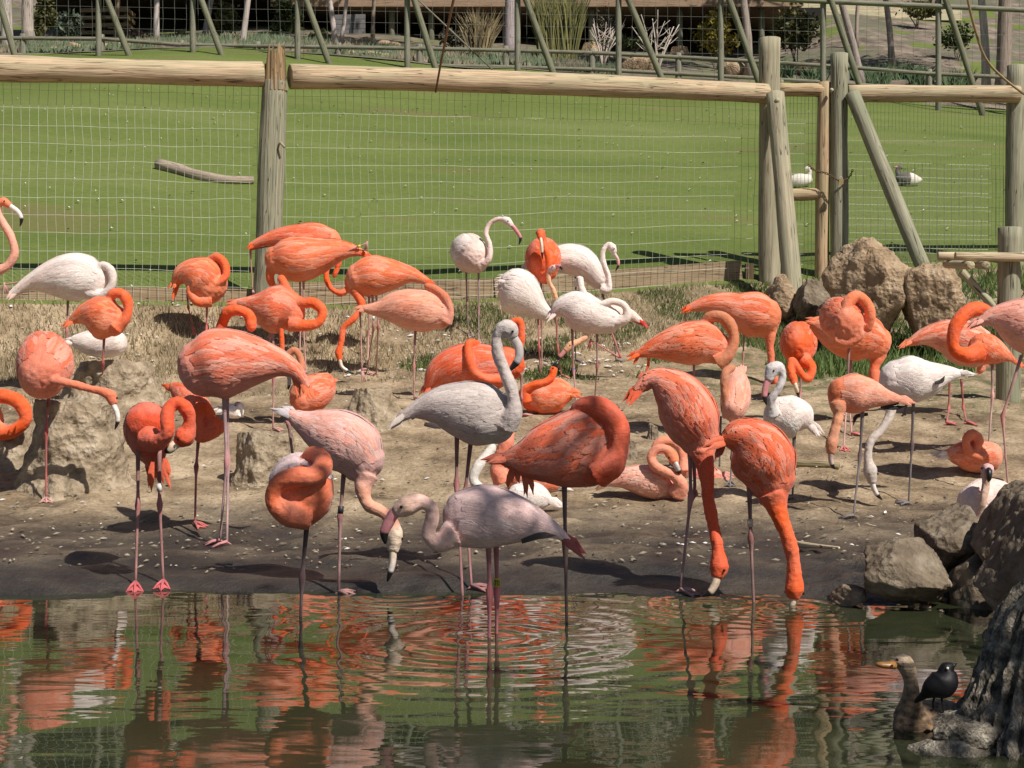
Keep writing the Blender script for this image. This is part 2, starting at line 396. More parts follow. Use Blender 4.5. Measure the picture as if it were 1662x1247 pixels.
# ------------------------------------------------------------------ terrain
PROF = np.array([(-6, -1.2), (3, -0.8), (5.4, -0.42), (6.2, -0.16), (6.45, -0.075), (6.72, 0.004), (6.95, 0.042), (7.3, 0.083), (7.8, 0.075), (8.5, 0.115),
                 (9.2, 0.17), (10.3, 0.33), (11.4, 0.50), (12.5, 0.65)])
def fenceY(X): return min(17.7, max(13.2, 15.4 + 0.39 * (X + 2.47)))
def zf(X): return float(np.interp(X, [-9, -5, -2.5, -1.3, 2.5, 5, 9], [1.50, 1.50, 1.50, 1.47, 1.82, 2.0, 2.05]))
_pp, _ = spline(np.c_[PROF[:, 0], np.zeros(len(PROF)), PROF[:, 1]], 600)
def prof(Y): return float(np.interp(Y, _pp[:, 0], _pp[:, 2]))
def Gz(X, Y, rough=True):
    q = fenceY(X)
    sh = 0.30 * sm(0.9, 1.6, X) + 0.12 * sm(-1.5, -2.5, X) + 0.05 * math.sin(X * 2.1 + 1)
    Ye = Y + sh * (1 - sm(7.2, 9.0, Y))
    if Y < 12.5: z = prof(Ye)
    elif Y < q:
        t = (Y - 12.5) / (q - 12.5); z = 0.65 + (zf(X) - 0.65) * (0.28 * t + 0.72 * t ** 3)
    else: z = lawnz(X, Y)
    if rough and Y < q:
        a = sm(6.6, 7.6, Y) * (1 - sm(q - 0.5, q, Y))
        z += a * (0.034 * mn.noise(Vector((X * 1.3, Y * 1.3, 3.1))) + 0.030 * mn.noise(Vector((X * 3.7, Y * 3.7, 1.7))) + 0.018 * mn.noise(Vector((X * 9, Y * 9, 5.5))))
        b = sm(6.4, 6.7, Y) * (1 - sm(7.2, 7.8, Y))
        z += b * (0.030 * mn.noise(Vector((X * 1.9, Y * 3, 8.1))) + .012 * mn.noise(Vector((X * 5, Y * 8, 2.1))))
        z += sm(1.1, 1.5, X) * sm(6.25, 6.45, Ye) * (1 - sm(7.3, 7.8, Y)) * 0.03 * (mn.noise(Vector((X * 8, Y * 8, 2.5))) + 0.6 * mn.noise(Vector((X * 17, Y * 17, 2.5))))
    return z
def lawnz(X, Y):
    q = fenceY(X); k = float(np.interp(X, [-20, -13, -6, 0, 6, 11, 20], [.262, .266, .276, .282, .262, .235, .20]))
    z = zf(X) + k * (min(Y, 41) - q)
    if Y > 41: z += (min(Y, 100) - 41) * (0.25 + .11 * sm(7, 13, X)) + .14 * max(0, min(Y, 100) - 60) + max(0, Y - 100) * 0.05
    return z + 0.05 * mn.noise(Vector((X * 0.35, Y * 0.35, 0))) * sm(q, q + 3, Y)

def hit(x, y, lo=5.0, hi=20.0):
    "distance at which the pixel's ray meets the ground (or the water when it comes first)"
    d = lo
    while d < hi:
        p = W(x, y, d)
        if p.z <= max(0.0, Gz(p.x, p.y)):
            a, b = d - 0.06, d
            for _ in range(9):
                c = (a + b) / 2; p = W(x, y, c)
                if p.z <= max(0.0, Gz(p.x, p.y)): b = c
                else: a = c
            return b
        d += 0.06
    return hi
def ground_pt(x, y):
    d = hit(x, y); p = W(x, y, d); return Vector((p.x, p.y, Gz(p.x, p.y)))

def grid(name, xs, ys, zfun, mat, kind='structure'):
    v = [(x, y, zfun(x, y)) for y in ys for x in xs]; nx = len(xs)
    f = [(j * nx + i, j * nx + i + 1, (j + 1) * nx + i + 1, (j + 1) * nx + i) for j in range(len(ys) - 1) for i in range(nx - 1)]
    m = bpy.data.meshes.new(name); m.from_pydata(v, [], f); m.polygons.foreach_set('use_smooth', [True] * len(f)); m.update()
    return tag(link(name, m, mat), kind=kind)

ys = list(np.arange(-6, 5.6, 0.4)) + list(np.arange(5.6, 9.0, 0.035)) + list(np.arange(9.0, 18.2, 0.06))
xs = list(np.arange(-12, -6, 0.3)) + list(np.arange(-6, 6.001, 0.045)) + list(np.arange(6.3, 12.1, 0.3))
grid('bank_ground', xs, ys, lambda x, y: Gz(x, min(y, fenceY(x) - 0.001)) if y < fenceY(x) + 0.06 else lawnz(x, y) - 0.10, M['ground'])
xs = list(np.arange(-60, -12, 2.0)) + list(np.arange(-12, 12.01, 0.25)) + list(np.arange(14, 61, 2.0))
ys = [0.0, 0.02, 0.06] + list(np.linspace(0.3, 30, 90)) + list(np.linspace(32, 70, 20)) + [100, 200, 400]
def lawn_mesh():
    v = []; nx = len(xs)
    for s in ys:
        for x in xs:
            y = fenceY(x) + s + 0.01; v.append((x, y, lawnz(x, y) + (0.004 if s > 0 else -0.08)))
    f = [(j * nx + i, j * nx + i + 1, (j + 1) * nx + i + 1, (j + 1) * nx + i) for j in range(len(ys) - 1) for i in range(nx - 1)]
    m = bpy.data.meshes.new('lawn'); m.from_pydata(v, [], f); m.polygons.foreach_set('use_smooth', [True] * len(f)); m.update()
    return tag(link('lawn', m, M['lawn']), kind='structure')
lawn_mesh()
# planted ground beyond the far fence
m, n, l, p = new_mat('leaf_litter_soil')
g = n.new('ShaderNodeNewGeometry')
t = N_(n, 'ShaderNodeTexNoise', i_Scale=1.6, i_Detail=9.0, i_Roughness=0.72); l.new(g.outputs['Position'], t.inputs['Vector'])
r = ramp(n, [(0.3, (0.05, 0.04, 0.03)), (0.48, (0.15, 0.115, 0.085)), (0.62, (0.27, 0.215, 0.165)), (0.75, (0.42, 0.36, 0.29))]); l.new(t.outputs[0], r.inputs[0])
t2 = N_(n, 'ShaderNodeTexNoise', i_Scale=0.35, i_Detail=4.0); l.new(g.outputs['Position'], t2.inputs['Vector'])
r2 = ramp(n, [(0.45, 0.0), (0.6, 0.8)]); l.new(t2.outputs[0], r2.inputs[0])
l.new(mixc(n, l, r2.outputs[0], r.outputs[0], (0.11, 0.115, 0.065)), p.inputs['Base Color']); p.inputs['Roughness'].default_value = 0.9
bump(n, l, p, t.outputs[0], 0.8, 0.08)
grid('planted_slope', list(np.arange(-40, 40.1, 1.0)), list(np.arange(41.6, 100, 0.8)), lambda x, y: lawnz(x, y) + 0.02 + 0.08 * mn.noise(Vector((x * .8, y * .8, 0))), m)
# water
v = [(-14, -6, 0), (14, -6, 0), (14, 7.7, 0), (-14, 7.7, 0)]
wm = bpy.data.meshes.new('pond_water'); wm.from_pydata(v, [], [(0, 1, 2, 3)]); tag(link('pond_water', wm, M['water']), kind='structure')

# ------------------------------------------------------------------ fences
FEN = lambda X: fenceY(X)
def fp(x, y, off=0.0):
    "pixel on the main fence plane"
    lo, hi = 10.0, 22.0
    for _ in range(40):
        d = (lo + hi) / 2; p = W(x, y, d)
        if p.y > fenceY(p.x) + off: hi = d
        else: lo = d
    return W(x, y, d)

tan_t = (1.12, 1.0, 0.90); gry_t = (0.95, 0.98, 0.92); pale_t = (1.22, 1.16, 1.08)
fence = empty('log_fence', fp(440, 490)); tag(fence, 'tall fence of thick logs and wire netting with a splintered post top', 'fence')
# splintered post
def broken_post():
    mb = MB(); a = fp(432, 505); b = fp(446, 132)
    log(mb, a, b, 0.135, 0.128, 18, 16, 0.06, 0, gry_t)
    # torn, jagged crown above the rails: outer wall with uneven tops falling to a hollow core
    seg = 40; v = []; c = []; n = 6; H = []
    for k in range(seg):
        an = 2 * math.pi * k / seg; h = .26 + .13 * mn.noise(Vector((math.cos(an) * 2, math.sin(an) * 2, 4))) + .10 * rnd.random() + (.10 if -2.2 < math.atan2(math.sin(an), math.cos(an)) < 1.8 else -.06) + (.05 if k % 3 == 0 else 0); H.append(h)
    for i in range(n + 1):
        t = i / n
        for k in range(seg):
            an = 2 * math.pi * k / seg; r = lerp(.122, .098, t) * (1 + .14 * mn.noise(Vector((math.cos(an) * 3, math.sin(an) * 3, t * 1.2))) + .06 * (k % 2))
            v.append((b.x + math.cos(an) * r, b.y + math.sin(an) * r, b.z - .10 + H[k] * t)); g = .7 + .5 * mn.noise(Vector((an * 3, 0, t)))
            c.append((1.25 * g, .92 * g, .66 * g) if t > .25 or k % 5 < 3 else (.8, .8, .74))
    for k in range(seg):
        an = 2 * math.pi * k / seg; v.append((b.x + math.cos(an) * .045, b.y + math.sin(an) * .045, b.z - .10 + H[k] * (.45 + .35 * rnd.random()))); c.append((.75, .48, .28))
    f = [(i * seg + k, i * seg + (k + 1) % seg, (i + 1) * seg + (k + 1) % seg, (i + 1) * seg + k) for i in range(n + 1) for k in range(seg)]
    f.append(tuple((n + 1) * seg + k for k in range(seg)))
    w = [(p[2], p[0] - b.x, p[1] - b.y) for p in v]; mb.add(v, f, c, w)
    return mb.build('post', M['post'], fence, False)
bpo = broken_post()
mb = MB(); a = fp(452, 236, -0.13); tube(mb, [a, a + Vector((0.03, -0.05, 0.02)), a + Vector((0.07, -0.055, -0.03))], [.012, .013, .014], 7, (1.2, 1.15, 1.05)); mb.build('bolt', M['post'], bpo)
mb = MB(); log(mb, fp(1249, 480), fp(1249, 62), 0.125, 0.120, 18, 18, 0.05, 0, pale_t); mb.build('post', M['post'], fence)
mb = MB(); log(mb, fp(-160, 500), fp(-160, 70), 0.135, 0.12, 16, 14, 0.05, 0, gry_t); mb.build('post', M['post'], fence)
mb = MB(); log(mb, fp(-170, 108), fp(426, 121, -0.02), 0.125, 0.122, 18, 26, 0.06, 0.0, tan_t); mb.build('rail', M['rail'], fence)
mb = MB(); log(mb, fp(470, 124, -0.02), fp(1244, 152, -0.06), 0.125, 0.115, 18, 30, 0.06, 0.02, tan_t); mb.build('rail', M['rail'], fence)
# leaning brace in front of the right post, with its bolt head
pA = fp(1258, 152, -0.26); gB = ground_pt(1292, 524)
mb = MB(); log(mb, gB + Vector((0, 0, -0.04)), pA, 0.105, 0.100, 16, 16, 0.06, 0, pale_t); br = mb.build('brace', M['post'], fence)
mb = MB(); c = fp(1262, 163, -0.40); tube(mb, [c + Vector((0, .05, 0)), c, c + Vector((0, -.012, 0))], [.028, .028, .012], 10, (1.6, 1.6, 1.6)); mb.build('bolt', M['post'], br)
# kick boards
def kick(x0, x1, ya0, yb0, ya1, yb1):
    a = fp(x0, (ya0 + yb0) / 2, 0.15); b = fp(x1, (ya1 + yb1) / 2, 0.15); h = (yb0 - ya0) * a.y / F
    mb = MB(); plank(mb, a, b, h + 0.05, 0.045, (.86, .82, .76)); return mb.build('kick_board', M['board'], fence, False)
kick(-120, 172, 468, 500, 470, 502); kick(175, 412, 470, 502, 472, 506); kick(462, 800, 463, 508, 457, 498); kick(803, 1203, 456, 498, 432, 460)
mb = MB(); a = fp(1216, 445, 0.14); plank(mb, a + Vector((0, 0, -.22)), a + Vector((0, 0, .12)), 0.09, 0.09, (0.35, 0.30, 0.26), (0, 1, 0)); mb.build('stake', M['board'], fence, False)

def netting(name, parent, P00, P10, P01, P11, nx, ny, r, wob, mat, nper=3):
    "wire grid between four corners: bottom-left, bottom-right, top-left, top-right"
    mb = MB(); P = [np.array(q, float) for q in (P00, P10, P01, P11)]
    S = lambda u, v: (P[0] * (1 - u) + P[1] * u) * (1 - v) + (P[2] * (1 - u) + P[3] * u) * v
    o = rnd.random() * 40
    def wv(u, v, L=1.0):
        q = S(u, v); n1 = mn.noise(Vector((u * 9 + o, v * 5, 1.0))); n2 = mn.noise(Vector((u * 14 + o, v * 8, 7.0)))
        return q + np.array([n1 * wob, n2 * wob * 0.8, mn.noise(Vector((u * 7 + o, v * 6, 3.0))) * wob * 1.2])
    for i in range(nx + 1):
        u = i / nx; C = [wv(u, v) for v in np.linspace(0, 1, ny * nper // 2 + 2)]
        tube(mb, C, r, 3, (0.8, 0.8, 0.8), False)
    for j in range(ny + 1):
        v = j / ny; C = [wv(u, v) for u in np.linspace(0, 1, nx // 2 + 2)]
        tube(mb, C, r * 0.58, 3, (0.8, 0.8, 0.8), False)
    o = mb.build(name, mat, parent, False); return o
WR = 0.0025
netting('wire_netting', fence, fp(-160, 520, 0.10), fp(430, 525, 0.10), fp(-160, 112, 0.10), fp(432, 126, 0.10), 42, 14, WR, 0.020, M['wire'])
netting('wire_netting', fence, fp(450, 525, 0.10), fp(1245, 480, 0.10), fp(452, 126, 0.10), fp(1247, 155, 0.10), 66, 14, WR, 0.022, M['wire'])

# gate
def gp(x, y, d=17.75): return W(x, y, d)
gate = empty('log_gate', gp(1310, 470)); tag(gate, 'narrow log gate with welded wire, chained shut beside the fence', 'gate')
mb = MB(); log(mb, gp(1333, 478), gp(1338, 134), 0.082, 0.078, 14, 14, 0.05, 0, (1.1, 0.92, 0.78)); mb.build('post', M['rail'], gate)
mb = MB(); log(mb, gp(1262, 146), gp(1338, 146), 0.078, 0.076, 14, 8, 0.05, 0, (1.15, 0.95, 0.8)); mb.build('rail', M['rail'], gate)
mb = MB(); log(mb, gp(1270, 317), gp(1338, 315), 0.072, 0.07, 14, 8, 0.05, 0, (1.05, 0.9, 0.78)); mb.build('rail', M['rail'], gate)
mb = MB(); log(mb, gp(1270, 480), gp(1268, 130), 0.03, 0.03, 10, 8, 0.05, 0, gry_t); mb.build('post', M['post'], gate)
netting('welded_mesh', gate, gp(1270, 478, 17.85), gp(1334, 478, 17.85), gp(1270, 152, 17.85), gp(1337, 152, 17.85), 11, 20, 0.0028, 0.004, M['wire'])
# chain and padlock
chain = empty('chain', gp(1340, 280, 17.6)); tag(chain, 'rusty chain with brass padlock holding the gate shut', 'chain')
cp, _ = spline(np.array([gp(1312, 268, 17.62), gp(1325, 278, 17.6), gp(1340, 281, 17.58), gp(1352, 288, 17.56), gp(1364, 294, 17.54), gp(1378, 288, 17.56), gp(1384, 276, 17.6)]), 24)
for k in range(23):
    a, b = cp[k], cp[k + 1]; t = (b - a); mid = (a + b) / 2; t = t / np.linalg.norm(t)
    s = np.array([0, 1.0, 0]) if k % 2 else np.cross(t, [0, 1.0, 0]); mb = MB()
    ring = [mid + t * math.cos(q) * 0.020 + s * math.sin(q) * 0.011 for q in np.linspace(0, 2 * math.pi, 9)]
    tube(mb, ring, 0.0048, 5, (1, 1, 1), False); mb.build('link', M['rust'], chain)
mb = MB(); c = gp(1365, 293, 17.5); box(mb, (c.x - .026, c.y - .012, c.z - .045), (c.x + .026, c.y + .012, c.z + .012)); lk = mb.build('padlock', M['brass'], chain, False)
mb = MB(); tube(mb, [c + Vector((.017 * math.cos(q), 0, .012 + .028 * math.sin(q))) for q in np.linspace(0, math.pi, 9)], .005, 6, (1, 1, 1)); mb.build('shackle', M['wire'], lk)

# right-hand fence bay
bay = empty('log_fence_bay', gp(1363, 455, 17.8)); tag(bay, 'log fence bay beside the gate with diagonal brace and welded wire panel', 'fence')
D2 = 17.9
mb = MB(); log(mb, gp(1362, 470, 17.7), gp(1362, 87, 17.7), 0.102, 0.098, 16, 16, 0.05, 0, gry_t); gpo = mb.build('post', M['post'], bay)
mb = MB(); log(mb, gp(1646, 480, D2), gp(1649, 106, D2), 0.11, 0.105, 16, 16, 0.05, 0, gry_t); mb.build('post', M['post'], bay)
mb = MB(); log(mb, gp(1376, 152, D2), gp(1655, 153, 17.8), 0.100, 0.098, 16, 18, 0.06, 0, tan_t); mb.build('rail', M['rail'], bay)
mb = MB(); log(mb, gp(1665, 155, D2), gp(1900, 160, D2), 0.100, 0.098, 16, 10, 0.06, 0, tan_t); mb.build('rail', M['rail'], bay)
gB = W(1503, 446, 16.9)
mb = MB(); log(mb, gB, gp(1383, 152, 17.6), 0.088, 0.085, 14, 16, 0.06, 0, gry_t); mb.build('brace', M['post'], bay)
mb = MB(); c = gp(1350, 146, 17.58); tube(mb, [c + Vector((0, .05, 0)), c, c + Vector((0, -.01, 0))], [.022, .022, .01], 10, (1.5, 1.5, 1.5)); mb.build('bolt', M['post'], gpo)
netting('wire_netting', bay, gp(1376, 480, 18.0), gp(1640, 480, 18.0), gp(1376, 160, 18.0), gp(1640, 160, 18.0), 44, 14, 0.0020, 0.012, M['wire'])
netting('welded_mesh', bay, gp(1378, 470, 18.03), gp(1700, 475, 18.03), gp(1378, 262, 18.03), gp(1700, 272, 18.03), 27, 9, 0.0034, 0.004, M['wire'])
netting('wire_netting', bay, gp(1655, 480, 18.0), gp(1900, 480, 18.0), gp(1655, 160, 18.0), gp(1900, 160, 18.0), 30, 14, 0.0020, 0.012, M['wire'])
mb = MB(); log(mb, gp(1900, 480, D2), gp(1900, 106, D2), 0.11, 0.105, 14, 10, 0.05, 0, gry_t); mb.build('post', M['post'], bay)

# perch of logs at the right edge
gp0 = ground_pt(1636, 648); dp = gp0.y
perch = empty('log_perch', gp0); tag(perch, 'stout upright log carrying crossed thin poles beside the reeds', 'perch')
mb = MB(); log(mb, gp0 + Vector((0, 0, -.1)), W(1639, 369, dp), 0.098, 0.092, 16, 16, 0.04, 0, gry_t); mb.build('post', M['post'], perch)
dq = dp - 0.13
mb = MB(); log(mb, W(1550, 416, dq), W(1720, 419, dq), 0.036, 0.036, 12, 10, 0.05, 0, pale_t); mb.build('pole', M['rail'], perch)
mb = MB(); log(mb, W(1522, 416, dq + .42), W(1690, 416, dq + .40), 0.036, 0.036, 12, 10, 0.05, 0, pale_t); mb.build('pole', M['rail'], perch)
mb = MB(); log(mb, W(1576, 431, dq - .10), W(1536, 429, dq + .55), 0.034, 0.034, 12, 8, 0.05, 0, pale_t); mb.build('pole', M['rail'], perch)
mb = MB(); log(mb, W(1600, 431, dq - .05), W(1586, 430, dq + .55), 0.034, 0.034, 12, 8, 0.05, 0, (.9, .85, .8)); mb.build('pole', M['rail'], perch)
mb = MB(); log(mb, W(1560, 440, dq + .2), W(1640, 528, dp - .02), 0.034, 0.034, 12, 8, 0.05, 0, gry_t); mb.build('brace', M['rail'], perch)

# ------------------------------------------------------------------ far fences
D3 = 40.0
def fpost(x, d, y_top): 
    X = (x - 831) * d / F; return Vector((X, d, lawnz(X, d) - 0.05)), W(x, y_top, d)
tall = empty('tall_wire_fence', (0, D3, lawnz(0, D3))); tag(tall, 'tall far fence of slim grey poles with slanting braces and wire', 'fence')
px = [(-12, 22), (160, 204), (313, 353), (483, 526), (661, 699), (840, 890), (1004, 1067), (1170, 1224), (1336, 1389), (1523, 1578), (1700, 1750)]
for x, xb in px:
    a, b = fpost(x, D3, -60); mb = MB(); log(mb, a, b, 0.080, 0.074, 8, 8, 0.05, 0, gry_t); mb.build('pole', M['farpost'], tall)
    xt = x + 9; ang = (xb - xt) * D3 / F; bx = (xb + 12 - 831) * D3 / F
    q = Vector((bx, D3 - 0.35, lawnz(bx, D3 - .35) - 0.05)); mb = MB(); log(mb, q, W(xt - 10, -40, D3 - 0.1), 0.085, 0.08, 8, 8, 0.05, 0, (0.72, 0.76, 0.62)); mb.build('brace', M['farpost'], tall)
mb = MB(); log(mb, W(1240, -2, D3 - .09), W(1760, 21, D3 - .09), 0.07, 0.07, 8, 12, 0.05, 0, gry_t); mb.build('rail', M['farpost'], tall)
netting('wire_netting', tall, W(-60, 125, D3 + .08), W(1750, 190, D3 + .08), W(-60, -60, D3 + .08), W(1750, -50, D3 + .08), 95, 11, 0.0040, 0.02, M['farwire'])
low = empty('low_rail_fence', (0, 42.2, lawnz(0, 42.2))); tag(low, 'low two rail fence along the planted slope beyond the lawn', 'fence')
D4 = 42.2
yr = lambda x: float(np.interp(x, [-60, 0, 160, 295, 418, 549, 681, 821, 961, 1101, 1336, 1524, 1640, 1760], [62, 62, 63, 73, 75, 77, 79, 82, 86, 93, 106, 121, 126, 131]))
lp = [-90, 37, 165, 295, 418, 549, 681, 821, 961, 1101, 1238, 1374, 1508, 1640, 1770]
for k, x in enumerate(lp):
    a, b = fpost(x, D4, yr(x) - 7); a.z = min(a.z, b.z - 1.2); mb = MB(); log(mb, a, b, 0.088, 0.082, 8, 6, 0.05, 0, gry_t); mb.build('post', M['farpost'], low)
    if k:
        for dy in (0, 27):
            mb = MB(); log(mb, W(lp[k - 1], yr(lp[k - 1]) + dy, D4 - .06), W(x, yr(x) + dy, D4 - .06), 0.055, 0.055, 8, 5, 0.05, 0, (.8, .83, .74)); mb.build('rail', M['farpost'], low)
# ------------------------------------------------------------------ planted slope: building, trees, shrubs
def leaf_cloud(mb, c, rad, n, size, pal, seed=0, shell=0.45, clumps=14, asp=0.5):
    rg = np.random.default_rng(seed); c = np.array(c, float); rad = np.array(rad, float)
    cl = rg.normal(size=(clumps, 3)); cl /= np.linalg.norm(cl, axis=1)[:, None]; cl *= (shell + (1 - shell) * rg.random((clumps, 1)))
    cc = rg.random(clumps)
    for k in range(n):
        j = rg.integers(clumps); d = rg.normal(size=3) * 0.27
        q = c + (cl[j] + d) * rad * 0.82
        u = rg.normal(size=3); u /= np.linalg.norm(u); w = np.cross(u, rg.normal(size=3)); w /= np.linalg.norm(w) + 1e-9
        s = size * (0.6 + 0.8 * rg.random())
        t = rg.random() * 0.6 + cc[j] * 0.4
        col = np.array(pal[0]) * (1 - t) + np.array(pal[1]) * t
        mb.add([q - u * s, q + w * s * asp, q + u * s, q - w * s * asp], [(0, 1, 2, 3)], tuple(col))
GRN = ((0.035, 0.055, 0.015), (0.12, 0.15, 0.05)); OLV = ((0.06, 0.065, 0.02), (0.19, 0.18, 0.07)); YEL = ((0.12, 0.10, 0.02), (0.42, 0.34, 0.06)); GRY = ((0.05, 0.07, 0.045), (0.14, 0.17, 0.12))
def slope_pt(x, d): X = (x - 831) * d / F; return Vector((X, d, lawnz(X, d)))
tn = [0]
def tree(pts, d, w, label, group=None, crown=2.6, tint=(1, 1, 1), lean=None, nleaf=1500, pal=GRN, h=7.0):
    "pts: pixel path of the visible trunk from its foot upwards; the trunk and crown go on above the frame"
    tn[0] += 1
    P = [np.array(W(x, y, d)) for x, y in pts]; P[0][2] = min(P[0][2], lawnz(P[0][0], d) - 0.05) if True else P[0][2]
    t = P[-1] - P[0]; t = t / t[2]; top = P[-1] + np.array([t[0] * h * 0.35, rnd.uniform(-.5, .5), h * 0.55]); top2 = top + np.array([rnd.uniform(-.6, .6), 0, h * 0.45])
    C, _ = spline(np.array(P + [top, top2]), 16); R = np.linspace(w, w * 0.25, 16); R[0] *= 1.25
    e = empty('tree', P[0]); mb = MB(); tube(mb, C, R, 9, tint, True, 1.0, 0.10)
    for q in range(5):
        i = 9 + q; a = rnd.uniform(0, 6.28); L = rnd.uniform(.9, 1.8)
        b, _ = spline(np.array([C[i], C[i] + np.array([math.cos(a) * L * .5, math.sin(a) * L * .5, L * .35]), C[i] + np.array([math.cos(a) * L, math.sin(a) * L, L * .9])]), 6)
        tube(mb, b, np.linspace(R[i] * .6, .015, 6), 6, tint)
    mb.build('trunk', M['bark'], e)
    mb = MB(); leaf_cloud(mb, top2 + np.array([0, 0, -0.3]), (crown, crown, crown * 0.8), nleaf, 0.17, pal, tn[0]); mb.build('crown', M['leaf'], e, False)
    tag(e, label, 'tree', group)
GR = 'pale slender trees in front of the dark undercroft'
tree([(12, 92), (11, 40), (10, -10)], 46, 0.19, 'thick pale mottled tree trunk beside another, before the dark shrubs', 'pair of thick pale trunks', 3.0, (1.1, 1.08, 1.05))
tree([(50, 80), (44, 40), (46, -10)], 47, 0.20, 'thick pale mottled tree trunk beside another, before the dark shrubs', 'pair of thick pale trunks', 3.0, (1.0, .95, .9))
tree([(188, 60), (191, 20), (193, -10)], 50, 0.075, 'thin brown tree trunk in front of the stacked lumber', None, 2.0, (.9, .7, .5))
tree([(254, 74), (254, 30), (255, -10)], 48, 0.10, 'straight white tree trunk before the dark undercroft', None, 2.4, (1.2, 1.2, 1.2))
tree([(331, 72), (337, 30), (345, -10)], 49, 0.10, 'slanting grey tree trunk behind a fence brace near the cut stump', None, 2.4, (.85, .85, .9))
tree([(391, 92), (397, 45), (404, -10)], 45, 0.095, 'white leaning tree trunk rising from silvery ground cover by the low fence', None, 2.4, (1.2, 1.15, 1.15))
tree([(545, 74), (541, 40), (534, -10)], 46, 0.085, 'thicker of two slender white trunks beside the grey board panel', None, 2.2, (1.15, 1.1, 1.1))
tree([(552, 74), (558, 40), (564, -10)], 46.3, 0.065, 'thinner of two slender white trunks beside the grey board panel', None, 2.0, (1.15, 1.1, 1.1))
tree([(605, 50), (606, 20), (608, -10)], 50, 0.07, 'thin mossy tree trunk behind the pale rocks', None, 2.0, (.8, .7, .6))
tree([(827, 94), (827, 50), (828, -10)], 44.5, 0.17, 'stout grey tree trunk between the spiky grass and the bamboo', None, 2.8, (.85, .8, .88))
tree([(1216, 96), (1213, 50), (1205, -10)], 45, 0.125, 'grey speckled tree trunk beside the yellow shrub', None, 2.4, (.8, .74, .7))
tree([(1400, 112), (1384, 70), (1366, 6), (1360, -20)], 44, 0.12, 'slanting grey tree trunk over the daffodil leaves', None, 2.4, (.78, .72, .72))
tree([(1448, 78), (1443, 40), (1436, -10)], 48, 0.105, 'speckled grey tree trunk standing among daffodil leaves on the litter slope', None, 2.4, (.95, .85, .8))
tree([(1390, 60), (1391, 25), (1394, -10)], 52, 0.07, 'thin grey tree trunk uphill on the leaf litter', None, 2.0, (.9, .8, .75))
tree([(1601, 120), (1598, 60), (1592, -10)], 44, 0.13, 'bright white forked tree trunk next to the broad rough trunk', None, 2.6, (1.35, 1.32, 1.3))
tree([(1628, 122), (1630, 60), (1632, -10)], 43.5, 0.24, 'broad rough grey brown tree trunk near the rope', None, 3.2, (.72, .64, .58))

# raised building whose dark undercroft shows behind the trunks
bd = empty('raised_building', (0, 54, lawnz(0, 54))); tag(bd, 'brown timber building raised on posts over a dark undercroft', 'building')
zu = W(0, 13, 54).z; x0 = W(440, 0, 54).x; x1 = W(1300, 0, 54).x
mb = MB(); 
for k in range(3):
    mb = MB(); plank(mb, (x0, 53.9 - k * .02, zu + .17 + k * .33), (x1, 53.9 - k * .02, zu + .17 + k * .33), .30, .06, (1, 1, 1)); mb.build('fascia_board', M['deckwood'], bd, False)
mb = MB(); box(mb, (x0 + .05, 54.0, zu + .05), (x1 - .05, 60.0, zu + .25)); mb.build('floor', M['deckwood'], bd, False)
mb = MB(); box(mb, (x0 + .4, 55.2, zu + .25), (x1 - .4, 60.0, zu + 3.6)); mb.build('wall', M['board'], bd, False)
mb = MB(); box(mb, (x0 - .6, 53.2, zu + 3.6), (x1 + .6, 61.0, zu + 3.9)); mb.build('roof', M['siding'], bd, False)
mb = MB(); zl = zu + 0.7; xl = W(40, 0, 54).x; box(mb, (xl, 54.0, zl), (x0 - .05, 60.0, zl + 3.0)); mb.build('wall', M['board'], bd, False)
mb = MB(); box(mb, (xl, 58.0, 10.5), (x1 + 1.5, 58.2, zu + .9)); mb.build('shade_wall', M['dark'], bd, False)  # near-black colour stands in for the deep shade under the building
for x in (470, 636, 700, 960, 1103, 1236):
    mb = MB(); X = W(x, 0, 54.4).x; z0 = lawnz(X, 54.4) - .1; log(mb, (X, 54.4, z0), (X, 54.4, zu + .05), .11, .11, 8, 4, .03, 0, (.75, .8, .7)); po = mb.build('post', M['farpost'], bd)
    if x in (960, 1103):
        mb = MB(); tube(mb, [(X, 54.4, z0), (X, 54.4, z0 + .42)], [.42, .26], 4, (1, 1, 1)); mb.build('footing', M['tan'], po, False)
ls = empty('lumber_stack', slope_pt(175, 53)); tag(ls, 'stack of weathered planks under the building', 'lumber')
for k in range(4):
    y = 58 - k * 12; a = W(136, y, 53); b = W(214, y - 1, 53); mb = MB(); plank(mb, a, b, .13, 1.0, (.8, .75, .6)); mb.build('plank', M['board'], ls, False)
    if k < 3:
        for xx in (140, 208): mb = MB(); c = W(xx, y - 6, 53.05); box(mb, (c.x - .05, c.y - .4, c.z - .075), (c.x + .05, c.y + .4, c.z + .075)); mb.build('spacer', M['board'], ls, False)
sp = empty('board_panel', slope_pt(570, 51)); tag(sp, 'dark grey panel of horizontal boards under the building', 'panel')
for k in range(4):
    y = 52 - k * 8; mb = MB(); plank(mb, W(543, y, 51), W(593, y - 1, 51), .15, .04, (1, 1, 1)); mb.build('board', M['siding'], sp, False)
wl_ = empty('low_garden_wall', slope_pt(1420, 60)); tag(wl_, 'pale low wall at the top of the leaf litter slope', 'wall')
mb = MB(); plank(mb, W(1300, 16, 60), W(1560, 22, 60), .6, .2, (1.4, 1.4, 1.35)); mb.build('panel', M['rail'], wl_, False)

